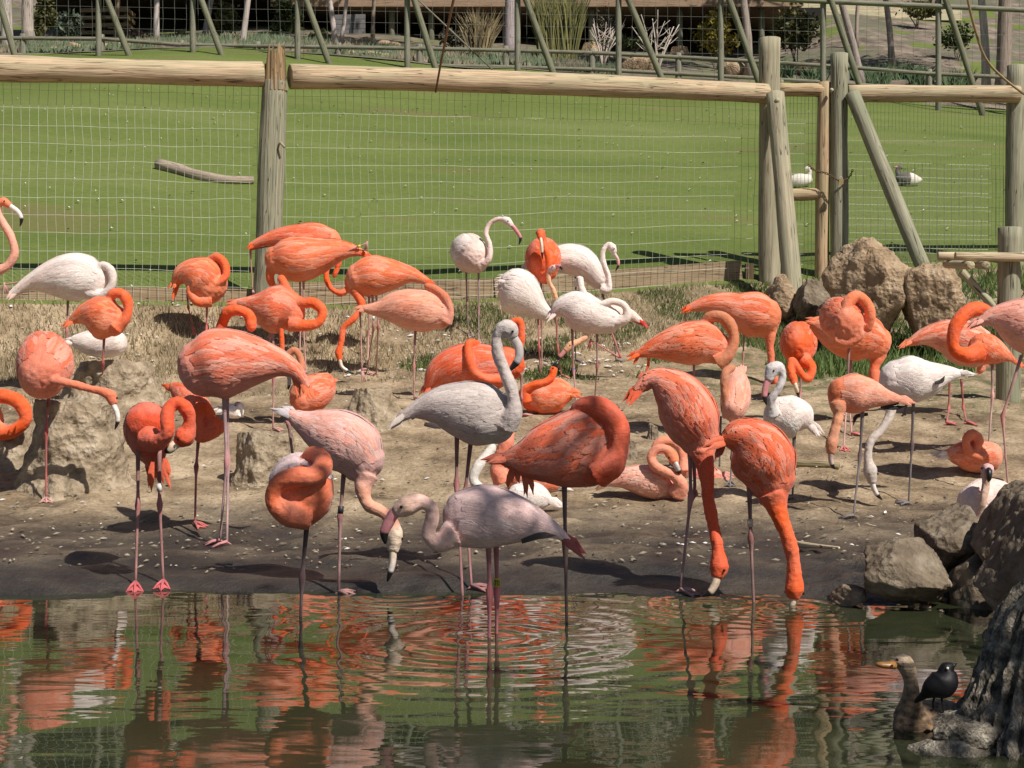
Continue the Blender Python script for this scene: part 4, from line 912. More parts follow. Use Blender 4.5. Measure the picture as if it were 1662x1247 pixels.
def bird(fr, body, neck=None, legs=(), label='', head=None, bill=None, cb=SAL, cn=None, ch=None, cl=LEGP, cbill=(CRM, CRM), d=None, nr=0.030, w=0.85, droop=(), dcol=None,
         wing=True, tailc=None, bands=(), sit=False, foot=None, ruffle=1.0, cw=None, dark=None, hr=0.036, group=None, heading=None, cj=None, water=None, wingv=(18, 112), dz0=0.0):
    """body: tail->chest (x, y, r[, dz]) in frame pixels; neck: chest->head (x, y[, dz]); legs: ((x, y[, dz]), ...) hip->foot;
    a leg whose last point has the flag 'g' stands on the ground there."""
    ox, oy, sc = FR[fr]; cn = cn or cb; ch = ch or cn
    px = lambda q: (ox + q[0] / sc, oy + q[1] / sc)
    # distance from the standing feet
    ds = []
    for lg in legs:
        if lg[-1][-1] == 'g':
            x, y = px(lg[-1]); ds.append(hit(x, y))
    if water: d = F * EYE / (water - YH)
    if d is None: d = sum(ds) / len(ds)
    s = d / F / sc
    def P3(q, k): 
        x, y = px(q); dz = q[k] if len(q) > k and not isinstance(q[k], str) else 0.0
        return np.array(W(x, y, d + dz + dz0))
    BC = np.array([list(P3(q, 3)) + [q[2] * s] for q in body])
    bs, _ = spline(BC, 30); bs[:, 3] = np.maximum(bs[:, 3], 0.006)
    # rounded chest cap and tail tip
    t = bs[-1, :3] - bs[-2, :3]; t /= np.linalg.norm(t); cap = []
    for a in (0.35, 0.65, 0.85, 0.97): cap.append(list(bs[-1, :3] + t * bs[-1, 3] * a * 0.8) + [bs[-1, 3] * math.sqrt(1 - a * a)])
    bs2 = np.concatenate([bs, cap])
    mb = MB(); T, Nn, B = oriented(bs2[:, :3]); seg = 28; v = []
    for i in range(len(bs2)):
        for k in range(seg):
            a = 2 * math.pi * k / seg; v.append(bs2[i, :3] + bs2[i, 3] * (math.cos(a) * Nn[i] + w * math.sin(a) * B[i]))
    n = len(bs2); f = [(i * seg + k, i * seg + (k + 1) % seg, (i + 1) * seg + (k + 1) % seg, (i + 1) * seg + k) for i in range(n - 1) for k in range(seg)]
    f.append(tuple(range(seg - 1, -1, -1))); f.append(tuple((n - 1) * seg + k for k in range(seg))); mb.add(v, f)
    ns = None
    if neck:
        kz = 1.0 if head else 0.64
        NP = [P3((q[0], q[1], q[2] * kz) if len(q) > 2 else q, 2) for q in neck]
        if head: NP.append(P3(head, 2))
        NP = np.array(NP); ns, q = spline(NP, 44); u = q / q[-1]
        R = nr * ((0.90 if head else 1.0) + 0.8 * np.clip(1 - u / 0.30, 0, 1) ** 1.4 - (0.16 if head else .06) * u)
        if not head: R = R * (.80 + .22 * np.sin(np.clip((u - .25) / .75, 0, 1) * math.pi * .9) ** 2 * (.6 + .4 * np.sin(u * 5 + d)))
        R = R * (1 + .045 * np.sin(u * 23 + d * 7))
        if head:
            hl = 0.055 / max(q[-1], 0.05); R = np.maximum(R, 0); k = np.clip((u - (1 - 1.5 * hl)) / (1.5 * hl), 0, 1); k = k * k * (3 - 2 * k); R = R * (1 - k) + hr * k
        ns = np.c_[ns, R]
        C = ns
        if head:
            hb = P3(bill[0], 2) if bill else ns[-1, :3] + (ns[-1, :3] - ns[-2, :3]) * 3
            dv = hb - ns[-1, :3]; L = np.linalg.norm(dv); ext = []
            for a in (0.35, 0.7, 1.0): ext.append(list(ns[-1, :3] + dv * a) + [lerp(hr, 0.0235, a ** 1.3)])
            C = np.concatenate([ns, ext])
        else:
            tt = ns[-1, :3] - ns[-2, :3]; tt /= np.linalg.norm(tt)
            C = np.concatenate([ns, [list(ns[-1, :3] + tt * ns[-1, 3] * .6) + [ns[-1, 3] * .75], list(ns[-1, :3] + tt * ns[-1, 3]) + [ns[-1, 3] * .3]]])
        tube(mb, C[:, :3], C[:, 3], 14); ns = C
    me = mb.mesh('tmp'); tmp = bpy.data.objects.new('tmp', me); COL.objects.link(tmp)
    md = tmp.modifiers.new('r', 'REMESH'); md.mode = 'VOXEL'; md.voxel_size = 0.0062 if d < 8.5 else 0.0080
    ms = tmp.modifiers.new('s', 'SMOOTH'); ms.factor = 0.5; ms.iterations = 3
    pending.append(dict(tmp=tmp, bs=bs2, fr=(T, Nn, B), ns=ns, d=d, s=s, px=px, P3=P3, w=w, label=label, cb=cb, cn=cn, ch=ch, cl=cl, legs=legs, head=head, bill=bill, cbill=cbill, cw=cw or cb,
                        droop=droop, dcol=dcol, wing=wing, tailc=tailc, bands=bands, sit=sit, foot=foot or cl, ruffle=ruffle, dark=dark, hr=hr, group=group, heading=heading, cj=cj, wingv=wingv, hashead=bool(head)))

def oriented(C):
    T = np.gradient(C, axis=0); T /= np.linalg.norm(T, axis=1)[:, None] + 1e-9
    N = np.zeros_like(T)
    for i in range(len(T)):
        ref = UP - 0.25 * np.array([0, 1.0, 0]); n = ref - T[i] * (ref @ T[i])
        if np.linalg.norm(n) < .25: n = np.array([0, -1.0, 0]) - T[i] * (np.array([0, -1.0, 0]) @ T[i])
        N[i] = n / np.linalg.norm(n)
    for _ in range(3): N[1:-1] = (N[:-2] + N[1:-1] * 2 + N[2:]) / 4
    N -= T * np.sum(N * T, 1)[:, None]; N /= np.linalg.norm(N, axis=1)[:, None]
    return T, N, np.cross(T, N)

def leg_geo(mb, P, col, foot, on_ground, heading, cj=None, kind='leg', scale=1.0):
    P = np.array(P, float)
    hip, foot_p = P[0], P[-1]
    if len(P) == 2: P = np.array([P[0], P[0] * .45 + P[1] * .55 + np.array([0.004, 0.008, 0]), P[1]])
    kn = P[1] if len(P) > 2 else P[0]
    C = []; R = []
    for a in np.linspace(0, 1, 9): C.append(P[0] * (1 - a) + P[1] * a); R.append(lerp(.0135, .0078, min(1, a * 1.3)) + .0085 * math.exp(-((a - 1) / .10) ** 2))
    for i in range(1, len(P) - 1):
        for a in np.linspace(0.06, 1, 9): C.append(P[i] * (1 - a) + P[i + 1] * a); R.append(lerp(.0074, .0066, a) + .0085 * math.exp(-(a / .10) ** 2) * (i == 1))
    nT = len(C); cj = cj or tuple(min(1, c * k) for c, k in zip(col, (1.05, .72, .72)))
    kf = 8 / (nT - 1)
    tube(mb, C, np.array(R) * scale * .88, 8, col, True, 1.0, 0.0, lambda t: tuple((np.array(col) * (1 - math.exp(-((t - kf) / .07) ** 2)) + np.array(cj) * math.exp(-((t - kf) / .07) ** 2)) * (.86 + .5 * mn.noise(Vector((t * 9, hip[0] * 7, 1)))) * (.78 if t < kf - .06 else 1.0)))
    if on_ground or kind == 'dangle':
        h = heading; L = 0.085 * scale; b = P[-1].copy()
        if on_ground: b[2] = max(b[2], 0) if on_ground == 'g' else b[2]
        tips = []; 
        for da in (-.50, 0, .50):
            dr = np.array([math.cos(h + da), math.sin(h + da), 0]); e = b + dr * L * (1.0 if da == 0 else .9)
            if on_ground: e[2] = Gz(e[0], e[1]) + .004
            else: e = b + np.array([dr[0] * .02, dr[1] * .02, -L * .9]) + np.array([math.sin(da) * .03, 0, 0])
            tips.append(e); top = b + np.array([0, 0, .014])
            tube(mb, [top, (top + e) / 2 + np.array([0, 0, .005]), e], [.0085, .006, .0035], 6, foot)
        top = b + np.array([0, 0, .010])
        for i in range(2):
            m = (tips[i] + tips[i + 1]) / 2 * .72 + top * .28; tn = np.array([0, 0, .003])
            mb.add([top, tips[i] + tn, m + tn, tips[i + 1] + tn, top - tn * 2, tips[i] - tn, m - tn, tips[i + 1] - tn], [(0, 1, 2, 3), (7, 6, 5, 4), (0, 4, 5, 1), (1, 5, 6, 2), (2, 6, 7, 3), (3, 7, 4, 0)], foot)
        if on_ground:
            dr = -np.array([math.cos(h), math.sin(h), 0]); e = b + dr * .022; e[2] = Gz(e[0], e[1]) + .004; tube(mb, [top, e], [.006, .003], 5, foot)

def surf(bs, fr, w, u, v, off):
    "point on the body: u 0 tail .. 1 chest, v angle from the back"
    n = len(bs) - 1; x = min(max(u, 0), 1) * n; i = min(int(x), n - 1); a = x - i
    c = bs[i] * (1 - a) + bs[i + 1] * a; N = fr[1][i] * (1 - a) + fr[1][i + 1] * a; B = fr[2][i] * (1 - a) + fr[2][i + 1] * a
    r = c[3] + off; return c[:3] + r * (math.cos(v) * N + w * math.sin(v) * B)

def feather_set(b, side, rg, col):
    "overlapping wing feathers laid over one flank"
    mb = MB(); bs, fr, w = b['bs'], b['fr'], b['w']; L = np.sum(np.linalg.norm(np.diff(bs[:, :3], axis=0), axis=1))
    ru = b['ruffle'] * (.52 if b['cb'][1] < .47 else .42); v0, v1 = b['wingv']; ug = np.linspace(0, 1, len(bs)); col = np.array(col, float); o0 = rg.uniform(0, 50)
    if col[1] < .32: cs = np.array((.79, .115, .032)) * .8 + col * .2; ps = .9
    elif col[1] < .47 and col[0] > .6: cs = np.array((.80, .24, .13)) * .6 + col * .4; ps = .7
    elif col[0] > .6: cs = col * np.array((.97, .90, .89)); ps = .6
    else: cs = col * .86; ps = .7
    pc = np.array((.83, .52, .43)) if col[1] < .47 and col[0] > .55 else col * 1.05; pp = .26 if col[1] < .47 else .6
    nr_ = 15
    for row in range(nr_):
        t = row / (nr_ - 1)                                  # 0 rear .. 1 shoulder
        u00 = lerp(0.36, 0.88, t); ln = lerp(0.36, 0.15, t ** .7); cnt = int(lerp(9, 15, t))
        for k in range(cnt):
            u0 = u00 + rg.uniform(-.035, .03)
            kk = (k + .5 * (row % 2) + rg.uniform(-.3, .3)) / cnt
            v = math.radians(lerp(lerp(v0 * .4, v0, t), lerp(v1 * .88, v1, 1 - abs(t - .5)), kk))
            n1 = mn.noise(Vector((u0 * 7 + o0, v * 2.2, side))); n2 = mn.noise(Vector((u0 * 4.5 + o0, v * 4.2, side + 9))) + .5 * mn.noise(Vector((u0 * 9 + o0, v * 11, side + 3)))
            le = ln * rg.uniform(.8, 1.2) * lerp(1.05, .8, kk); wd = lerp(.024, .015, t) * rg.uniform(.8, 1.25); lift = rg.uniform(.0, .006) * ru
            st = max(0, min(1, (n2 + .05 + rg.uniform(-.12, .12)) * 5)) * ps * (1 - .75 * max(0, kk - .5) / .5); sp = max(0, min(1, (-n2 - .02 + rg.uniform(-.1, .1)) * 4)) * pp
            c0 = (col * (1 - st) + cs * st); c0 = (c0 * (1 - sp) + pc * sp) * (1 + .30 * n1 + rg.uniform(-.07, .07))
            c0 = np.clip(c0, 0, .86); v *= side
            rr = np.interp(u0, ug, bs[:, 3]); dv = wd / max(rr, .03); curl = rg.uniform(-.12, .12) * side
            off = rg.random() * 20
            u = u0 - le * A6; ww = np.minimum(dv * W6 * rr / np.maximum(np.interp(u, ug, bs[:, 3]), .018), 1.1); o = .0008 + (.0042 * ru + lift) * A6 ** 1.4
            uu = np.repeat(np.clip(u, 0, 1), 3); vv = np.repeat(v + (curl + side * .12) * A6, 3) + J18 * np.repeat(ww, 3); oo = np.repeat(o, 3) + .0022 * (J18 == 0)
            x = uu * (len(bs) - 1); i0 = np.minimum(x.astype(int), len(bs) - 2); fr_ = (x - i0)[:, None]
            c4 = bs[i0] * (1 - fr_) + bs[i0 + 1] * fr_; Nv = fr[1][i0] * (1 - fr_) + fr[1][i0 + 1] * fr_; Bv = fr[2][i0] * (1 - fr_) + fr[2][i0 + 1] * fr_
            V = c4[:, :3] + (c4[:, 3] + oo)[:, None] * (np.cos(vv)[:, None] * Nv + w * np.sin(vv)[:, None] * Bv)
            Cc = np.clip(c0[None] * (1.0 - .07 * (1 - A18) + .05 * (J18 != 0))[:, None], 0, .88)
            Wf = np.c_[A18 * le * L + off, J18 * wd * .9 + off, np.full(18, off)]
            mb.add(V.tolist(), FQ, Cc.tolist(), Wf.tolist())
    return mb
A6 = np.linspace(0, 1, 6); W6 = np.maximum(.08, np.sin(np.minimum(1.0, .16 + A6 * .84) * math.pi)) ** .7; J18 = np.tile([-1, 0, 1], 6); A18 = np.repeat(A6, 3)
FQ = [(i * 3 + j, i * 3 + j + 1, i * 3 + j + 4, i * 3 + j + 3) for i in range(5) for j in range(2)]


def strip(mb, P, wd, col, tipcol=None):
    P = np.asarray(P, float); n = len(P); t = np.gradient(P, axis=0); vw = P.mean(0) - np.array([0, 0, EYE]); vw /= np.linalg.norm(vw)
    V = []; C = []; Wf = []; o = rnd.random() * 20
    for i in range(n):
        a = i / (n - 1); s = np.cross(t[i], vw); s /= np.linalg.norm(s) + 1e-9; k = wd * (.75 + .35 * math.sin(a * 3.0)) * (1 if a < .7 else max(.12, (1 - a) / .3))
        for j in (-1, 0, 1): V.append(P[i] + s * j * k + np.array([0, -.004 if j == 0 else 0, 0])); C.append(tuple(np.array(col) * (1 - a) + np.array(tipcol or col) * a)); Wf.append((a * .2 + o, j * .006 + o, o))
    f = [(i * 3 + j, i * 3 + j + 1, i * 3 + j + 4, i * 3 + j + 3) for i in range(n - 1) for j in range(2)]; mb.add(V, f, C, Wf)

def finish_birds():
    dg = bpy.context.evaluated_depsgraph_get(); bid = 0
    for b in pending:
        bid += 1; rg = np.random.default_rng(1000 + bid); ev = b['tmp'].evaluated_get(dg); m = ev.to_mesh()
        nv = len(m.vertices); co = np.zeros(nv * 3, np.float32); m.vertices.foreach_get('co', co); co = co.reshape(-1, 3).astype(float)
        no = np.zeros(nv * 3, np.float32); m.vertices.foreach_get('normal', no); no = no.reshape(-1, 3)
        faces = [tuple(p.vertices) for p in m.polygons]; ev.to_mesh_clear()
        bs, ns = b['bs'], b['ns']
        def near(S):
            D = np.linalg.norm(co[:, None, :] - S[None, :, :3], axis=2) / S[None, :, 3]; i = D.argmin(1); return D[np.arange(nv), i], i
        nb, ib = near(bs); Lb = np.concatenate([[0], np.cumsum(np.linalg.norm(np.diff(bs[:, :3], axis=0), axis=1))])
        col = np.tile(np.array(b['cb']), (nv, 1)); flow = np.zeros((nv, 3))
        rel = co - bs[ib, :3]; flow[:, 0] = Lb[ib] + np.sum(rel * b['fr'][0][ib], 1); flow[:, 1] = np.sum(rel * b['fr'][1][ib], 1); flow[:, 2] = np.sum(rel * b['fr'][2][ib], 1)
        if b['tailc'] is not None:
            k = np.clip((0.22 - ib / (len(bs) - 1)) / .14, 0, 1)[:, None]; col = col * (1 - k) + np.array(b['tailc']) * k
        isn = np.zeros(nv)
        if ns is not None:
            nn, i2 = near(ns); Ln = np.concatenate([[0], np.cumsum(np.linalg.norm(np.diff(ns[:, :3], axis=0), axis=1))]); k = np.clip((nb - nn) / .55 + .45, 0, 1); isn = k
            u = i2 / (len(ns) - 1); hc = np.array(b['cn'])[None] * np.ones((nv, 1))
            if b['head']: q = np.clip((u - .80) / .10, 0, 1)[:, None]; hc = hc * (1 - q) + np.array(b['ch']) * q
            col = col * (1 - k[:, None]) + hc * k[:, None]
            T2 = np.gradient(ns[:, :3], axis=0); T2 /= np.linalg.norm(T2, axis=1)[:, None] + 1e-9; rel = co - ns[i2, :3]
            fn = np.c_[Ln[i2] + np.sum(rel * T2[i2], 1) + 5, rel[:, 1], rel[:, 2]]; sel = k > .5; flow[sel] = fn[sel]
        big = np.array([mn.noise(Vector((f[0] * 5 + bid * 3.7, f[1] * 8, f[2] * 8))) for f in flow]) if b['d'] < 99 else 0
        wk = np.clip(big * 1.6, -.5, .6)[:, None] * (1 - .6 * isn[:, None]); pale_ = np.array((.84, .50, .40)) if b['cb'][1] < .47 else np.array((.80, .62, .55))
        col = np.where(wk > 0, col * (1 - wk * .26) + pale_ * wk * .26, col * (1 + wk * .30))
        # soft clumping of the plumage
        amp = 0.0042 if b['d'] < 9 else 0.005
        disp = np.array([mn.noise(Vector((f[0] * 9 + bid, f[1] * 34, f[2] * 34)))  for f in flow]) * amp * (1 - .72 * isn)
        fz = np.zeros(nv); ii = np.nonzero(isn > .25)[0]; fz[ii] = [mn.noise(Vector(co[q] * 55)) for q in ii]; co = co + no * (disp + isn * .0028 * fz)[:, None]
        off = rg.uniform(0, 40); flow += off
        base = b['P3']((0, 0), 9)
        mb = MB(); mb.v = [tuple(p) for p in co]; mb.f = faces; mb.c = [tuple(c) for c in col]; mb.w = [tuple(q) for q in flow]
        root = None; hd0 = b['heading']; foot_pts = []
        ax = bs[-1, :3] - bs[0, :3]; hdg = math.atan2(ax[1], ax[0]) if hd0 is None else hd0
        for lg in b['legs']:
            g = lg[-1][-1] == 'g'; P = []
            for j, q in enumerate(lg):
                if g and j == len(lg) - 1:
                    x, y = b['px'](q); dd = hit(x, y)
                    if abs(dd - b['d']) > .35: dd = b['d'] + math.copysign(.35, dd - b['d'])
                    p = np.array(W(x, y, dd)); p[2] = Gz(p[0], p[1]) + .006
                elif lg[-1][-1] == 'w' and j == len(lg) - 1:
                    p = b['P3'](q, 2); p[2] = Gz(p[0], p[1]) + .004
                else:
                    p = b['P3'](q, 2)
                    if j == 0: p = p + np.array([0, 0.0, .03])
                P.append(p)
            foot_pts.append(P[-1]); kind = 'dangle' if lg[-1][-1] == 'k' else 'leg'
            leg_geo(mb, P, b['cl'], b['foot'], g or lg[-1][-1] == 'w', hdg + rg.uniform(-.3, .3), b['cj'], kind)
            for (bl, ba, bcol, txt) in [q for q in b['bands'] if q[0] == len(foot_pts) - 1]:
                i = 0 if ba < 1 else 1; a = ba - i; PP = P if len(P) > 2 else [P[0], P[0] * .45 + P[1] * .55, P[1]]; c = PP[i] * (1 - a) + PP[i + 1] * a; t = PP[i + 1] - PP[i]; t /= np.linalg.norm(t)
                b.setdefault('bandgeo', []).append((c, t, bcol, txt))
        rp = foot_pts[0] if foot_pts else np.array([bs[:, :3].mean(0)[0], bs[:, :3].mean(0)[1], Gz(*bs[:, :3].mean(0)[:2])])
        root = empty('flamingo', Vector(rp)); tag(root, b['label'], 'flamingo', b['group'] or 'flamingos gathered on the pond bank')
        mb.build('body', M['plume'], root)
        if b['wing']:
            for side in (-1, 1): feather_set(b, side, rg, b['cw']).build('wing', M['plume'], root)
        # tail and drooping plumes
        mb = MB(); t = bs[0, :3] - bs[3, :3]; t /= np.linalg.norm(t); tc = b['tailc'] or b['cw']
        for k in range(9):
            a = (k - 4) / 4; p0 = bs[2, :3] + b['fr'][2][2] * a * bs[2, 3] * .7 + b['fr'][1][2] * rg.uniform(-.3, .5) * bs[2, 3]; ln = rg.uniform(.05, .11)
            q = p0 + t * ln + np.array([0, 0, -.01]) + b['fr'][2][2] * a * .018; strip(mb, [p0, p0 * .5 + q * .5 + np.array([0, 0, .006]), q], .013, np.array(tc) * rg.uniform(.8, 1.1), tc)
        mb.build('tail', M['plume'], root)
        for pl in b['droop']:
            mb = MB(); C, _ = spline(np.array([b['P3'](q, 2) for q in pl]), 8); strip(mb, C, .010, np.array(b['dcol'] or tc) * rg.uniform(.85, 1.1), b['dcol'] or tc); mb.build('plume', M['plume'], root)
        if b['dark']:
            mb = MB()
            for pl in b['dark']:
                C, _ = spline(np.array([b['P3'](q, 2) for q in pl]), 7); strip(mb, C, .011, BLK, BLK)
            mb.build('flight_feathers', M['plume'], root)
        if b['bill']:
            BP = np.array([b['P3'](q, 2) for q in b['bill']]); hp = ns[-4, :3]
            C, q = spline(np.concatenate([[BP[0] * .6 + hp * .4], BP]), 16); u = q / q[-1]
            R = np.interp(u, [0, .2, .5, .72, .9, 1], [.021, .021, .0195, .017, .010, .004]); c0, c1 = b['cbill']
            def cf(t): 
                if t > .70: return BLK
                return tuple(np.array(c0) * (1 - t / .7) + np.array(c1) * (t / .7))
            mb = MB(); tube(mb, C, R, 12, (1, 1, 1), True, .78, 0, cf); mb.build('bill', M['bill'], root)
        if b['head'] and b['bill']:
            hc = ns[-4, :3]; dv = b['P3'](b['bill'][0], 2) - hc; dv /= np.linalg.norm(dv); sd = np.cross(dv, UP)
            if np.linalg.norm(sd) < .3: sd = np.array([1.0, -.6, 0])
            sd /= np.linalg.norm(sd)
            upv = np.cross(sd, dv)
            for s in (-1, 1):
                c = hc + dv * .014 + sd * s * b['hr'] * .93 + upv * .008; bm = bmesh.new(); bmesh.ops.create_uvsphere(bm, u_segments=8, v_segments=6, radius=.0062)
                me = bpy.data.meshes.new('eye'); bm.to_mesh(me); bm.free(); e = link('eye', me, M['eye'], None); e.location = Vector(c) - root.location; e.parent = root
        for c, t, bcol, txt in b.get('bandgeo', []):
            mb = MB(); tube(mb, [c - t * .016, c + t * .016], .0125, 12, bcol); o = mb.build('leg_band', M['vc'], root)
            if txt:
                mb = MB(); z = c[2]; x = c[0]; y = c[1] - .0142; hh = .0095
                def bar(x0, z0, x1, z1): mb.add([(x + x0, y, z + z0), (x + x1, y, z + z0), (x + x1, y, z + z1), (x + x0, y, z + z1)], [(0, 1, 2, 3)], (.02, .02, .02))
                bar(-.010, hh - .004, -.001, hh); mb.add([(x - .004, y, z + hh), (x - .001, y, z + hh), (x - .005, y, z - hh), (x - .008, y, z - hh)], [(0, 1, 2, 3)], (.02, .02, .02))
                bar(.001, -hh, .0035, hh); bar(.0075, -hh, .010, hh); bar(.0035, hh - .003, .0075, hh); bar(.0035, -hh, .0075, -hh + .003)
                mb.build('number', M['vc'], o, False)
        bpy.data.objects.remove(b['tmp'])
# --- back rows
bird('A', [(-420, 470, 40), (-320, 470, 120), (-220, 470, 160), (-130, 490, 110)], [(-110, 500), (-30, 512, -.02), (45, 482, -.03), (86, 415, -.03), (70, 320, -.02), (18, 225), (-14, 160), (-10, 110)],
     [((-240, 620), (-240, 900), (-235, 1250, 'g'))], 'pink flamingo with curved bare neck and white black tipped bill before the netting', head=(22, 98), bill=[(62, 128), (112, 168), (128, 205), (119, 248)],
     cb=SAL, cn=PNK, ch=SAL, cbill=(WBL, WBL), nr=.040, d=12.4)
bird('A', [(70, 655, 20), (170, 590, 45), (290, 560, 100), (410, 550, 142), (510, 560, 140), (560, 580, 112)], [(530, 640, -.08), (610, 655, -.13), (668, 590, -.14), (655, 505, -.12), (610, 478, -.1), (572, 520, -.09), (565, 570, -.06)],
     [((405, 700), (398, 860), (385, 1262, 'g')), ((380, 690, .05), (170, 572, .05), (25, 592, .05, 'k'))], 'white flamingo with tucked head and one leg stretched behind, above the mud mound', cb=WHI, cn=(.72, .60, .54), nr=.040, cl=LEGP, tailc=PAL)
bird('A', [(425, 815, 18), (490, 780, 60), (570, 780, 118), (640, 800, 128), (680, 810, 95)], [(690, 850, -.08), (750, 790, -.1), (762, 710, -.09), (725, 650, -.08), (670, 650, -.07), (650, 700, -.04)],
     [((620, 930), (612, 1060), (610, 1215, 'g'))], 'small orange flamingo curled up on one leg before the sitting white bird', cb=SAL, cn=ORG, nr=.045, d=11.9, cl=LEGR)
bird('A', [(430, 930, 30), (510, 940, 68), (610, 950, 80), (690, 940, 80)], [(720, 930, .03), (690, 890, .1), (620, 880, .1)], [], 'white flamingo sitting on the pale mud mound, half hidden', cb=WHI, nr=.04, d=12.35, sit=True)
bird('B', [(170, 470, 20), (220, 420, 70), (290, 420, 120), (350, 450, 150), (390, 490, 130)], [(400, 575, -.1), (310, 580, -.16), (268, 505, -.17), (330, 452, -.17), (430, 470, -.18), (492, 420, -.16), (480, 335, -.12), (430, 298, -.08), (390, 320, -.03)],
     [((375, 610), (371, 750), (366, 925, 'g')), ((250, 560, .05), (255, 620, .05), (285, 745, .05, 'k'))], 'orange flamingo with neck coiled in a loop, standing in straw below the fence', cb=SAL, cn=ORG, nr=.046, cl=LEGR, d=14.6,
     droop=[((180, 440), (140, 480), (122, 500)), ((190, 460), (160, 540), (158, 585)), ((200, 470), (175, 540), (172, 570))], dcol=ORG)
bird('B', [(650, 235, 18), (720, 205, 32), (840, 180, 62), (960, 190, 100), (1080, 200, 112), (1150, 210, 90)], [(1190, 240, .05), (1210, 320, .12), (1180, 420, .15)],
     [((960, 300), (965, 700), (960, 1045, 'g')), ((900, 230, .05), (648, 255, .05), (664, 520, .05, 'k'))], 'orange flamingo bowed behind another, its tail toward the splintered post', cb=SAL, cn=ORG, cw=(.82, .17, .07), nr=.03, d=14.4, tailc=ORG)
bird('B', [(1385, 290, 12), (1300, 262, 38), (1200, 262, 75), (1090, 290, 115), (960, 315, 145), (860, 315, 125), (810, 320, 90)], [(785, 340, -.02), (772, 430, 0), (806, 520, .02), (838, 700), (850, 900), (856, 1040)],
     [((985, 450), (985, 760), (1002, 1042, 'g')), ((1040, 400, -.05), (1200, 290, -.06), (1388, 212, -.06, 'k'))], 'salmon flamingo with yellow leg band on its raised leg and neck hanging straight down', head=(858, 1085), bill=[(860, 1122), (866, 1165), (862, 1200), (868, 1225)],
     cb=SAL, cn=ORG, cbill=(WBL, WBL), nr=.030, tailc=ORG, bands=[(1, 1.72, (.62, .55, .05), None)], d=14.15)
bird('B', [(1560, 440, 40), (1450, 440, 100), (1370, 450, 110), (1310, 470, 80)], [(1290, 490), (1215, 530, -.05), (1155, 495, -.06), (1128, 410, -.05), (1150, 340, 0), (1190, 290, .05)], [((1400, 560), (1395, 800), (1390, 1050, 'g'))],
     'orange flamingo mostly hidden behind a feeding one, its curved neck showing', cb=SAL, cn=ORG, nr=.033, d=14.7)
bird('B', [(555, 590, 18), (640, 600, 50), (720, 620, 115), (800, 632, 155), (870, 645, 140), (905, 670, 105)], [(900, 725, -.1), (1000, 735, -.14), (1085, 710, -.14), (1105, 645, -.12), (1050, 592, -.10), (970, 590, -.08), (905, 545, -.06), (865, 475, -.03), (845, 440, .03)],
     [((790, 770), (796, 1070), (791, 1400, 'g')), ((770, 770, .06), (772, 800, .1), (768, 960, .15))], 'salmon flamingo with its orange neck looped into a flat S across its side', cb=(.81, .20, .10), cn=ORG, nr=.042, cl=LEGP)
bird('C', [(500, 412, 14), (400, 372, 42), (300, 372, 85), (200, 378, 106), (140, 395, 88)], [(118, 450, -.03), (150, 530, -.05), (112, 595, -.08), (58, 645, -.08), (44, 720, -.08)],
     [((205, 480), (213, 640), (176, 888, 'g')), ((225, 480), (236, 640), (226, 880, 'g'))], 'salmon flamingo feeding with its orange neck bent down to the straw', head=(30, 775, -.08), bill=[(38, 815, -.09), (48, 848, -.09), (75, 868, -.09), (108, 884, -.09)], cb=SAL, cn=ORG, cbill=(CRM, WBL), nr=.036, d=13.9,
     bands=[(0, .75, (.7, .68, .66), None)], tailc=ORG)
bird('C', [(142, 548, 12), (230, 552, 40), (320, 545, 85), (430, 555, 110), (520, 570, 100), (560, 580, 78)], [(585, 615, -.06), (608, 570, -.09), (590, 500, -.1), (540, 450, -.08), (490, 430, -.05)],
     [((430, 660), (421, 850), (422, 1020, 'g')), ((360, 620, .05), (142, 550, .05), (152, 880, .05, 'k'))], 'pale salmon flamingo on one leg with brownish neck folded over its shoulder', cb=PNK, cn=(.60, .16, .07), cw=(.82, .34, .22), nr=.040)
bird('C', [(655, 235, 55, .28), (685, 250, 92, .14), (712, 262, 104, 0), (735, 275, 92, -.10)], [(765, 330, -.16), (808, 292, -.22), (815, 215, -.2), (795, 150, -.16), (822, 100, -.16), (868, 82, -.18)],
     [((692, 355), (697, 520), (704, 690, 'g')), ((757, 355), (757, 560), (758, 716, 'g'))], 'upright white flamingo with pink black tipped bill in front of the lawn', head=(905, 92, -.2), bill=[(932, 118, -.21), (956, 148, -.21), (974, 182, -.21), (966, 216, -.21)],
     cb=PAL, cn=PAL, ch=WHI, cbill=(PBL, PBL), nr=.031, hr=.042, cl=(.42, .30, .29), cw=WHI)
bird('C', [(1090, 270, 60, .3), (1090, 280, 98, .15), (1092, 290, 108, 0), (1094, 320, 95, -.12)], [(1100, 400, -.2), (1120, 350, -.3), (1110, 260, -.34), (1090, 190, -.32)], [((1080, 400), (1085, 600), (1085, 880, 'g'))],
     'deep orange flamingo facing the pond among the white birds', head=(1079, 152, -.32), bill=[(1080, 188, -.37), (1084, 220, -.39), (1086, 255, -.39), (1088, 292, -.38)], cb=ORG, cn=ORG, cbill=(CRM, CRM), nr=.034, hr=.046, d=14.3, heading=-1.57)
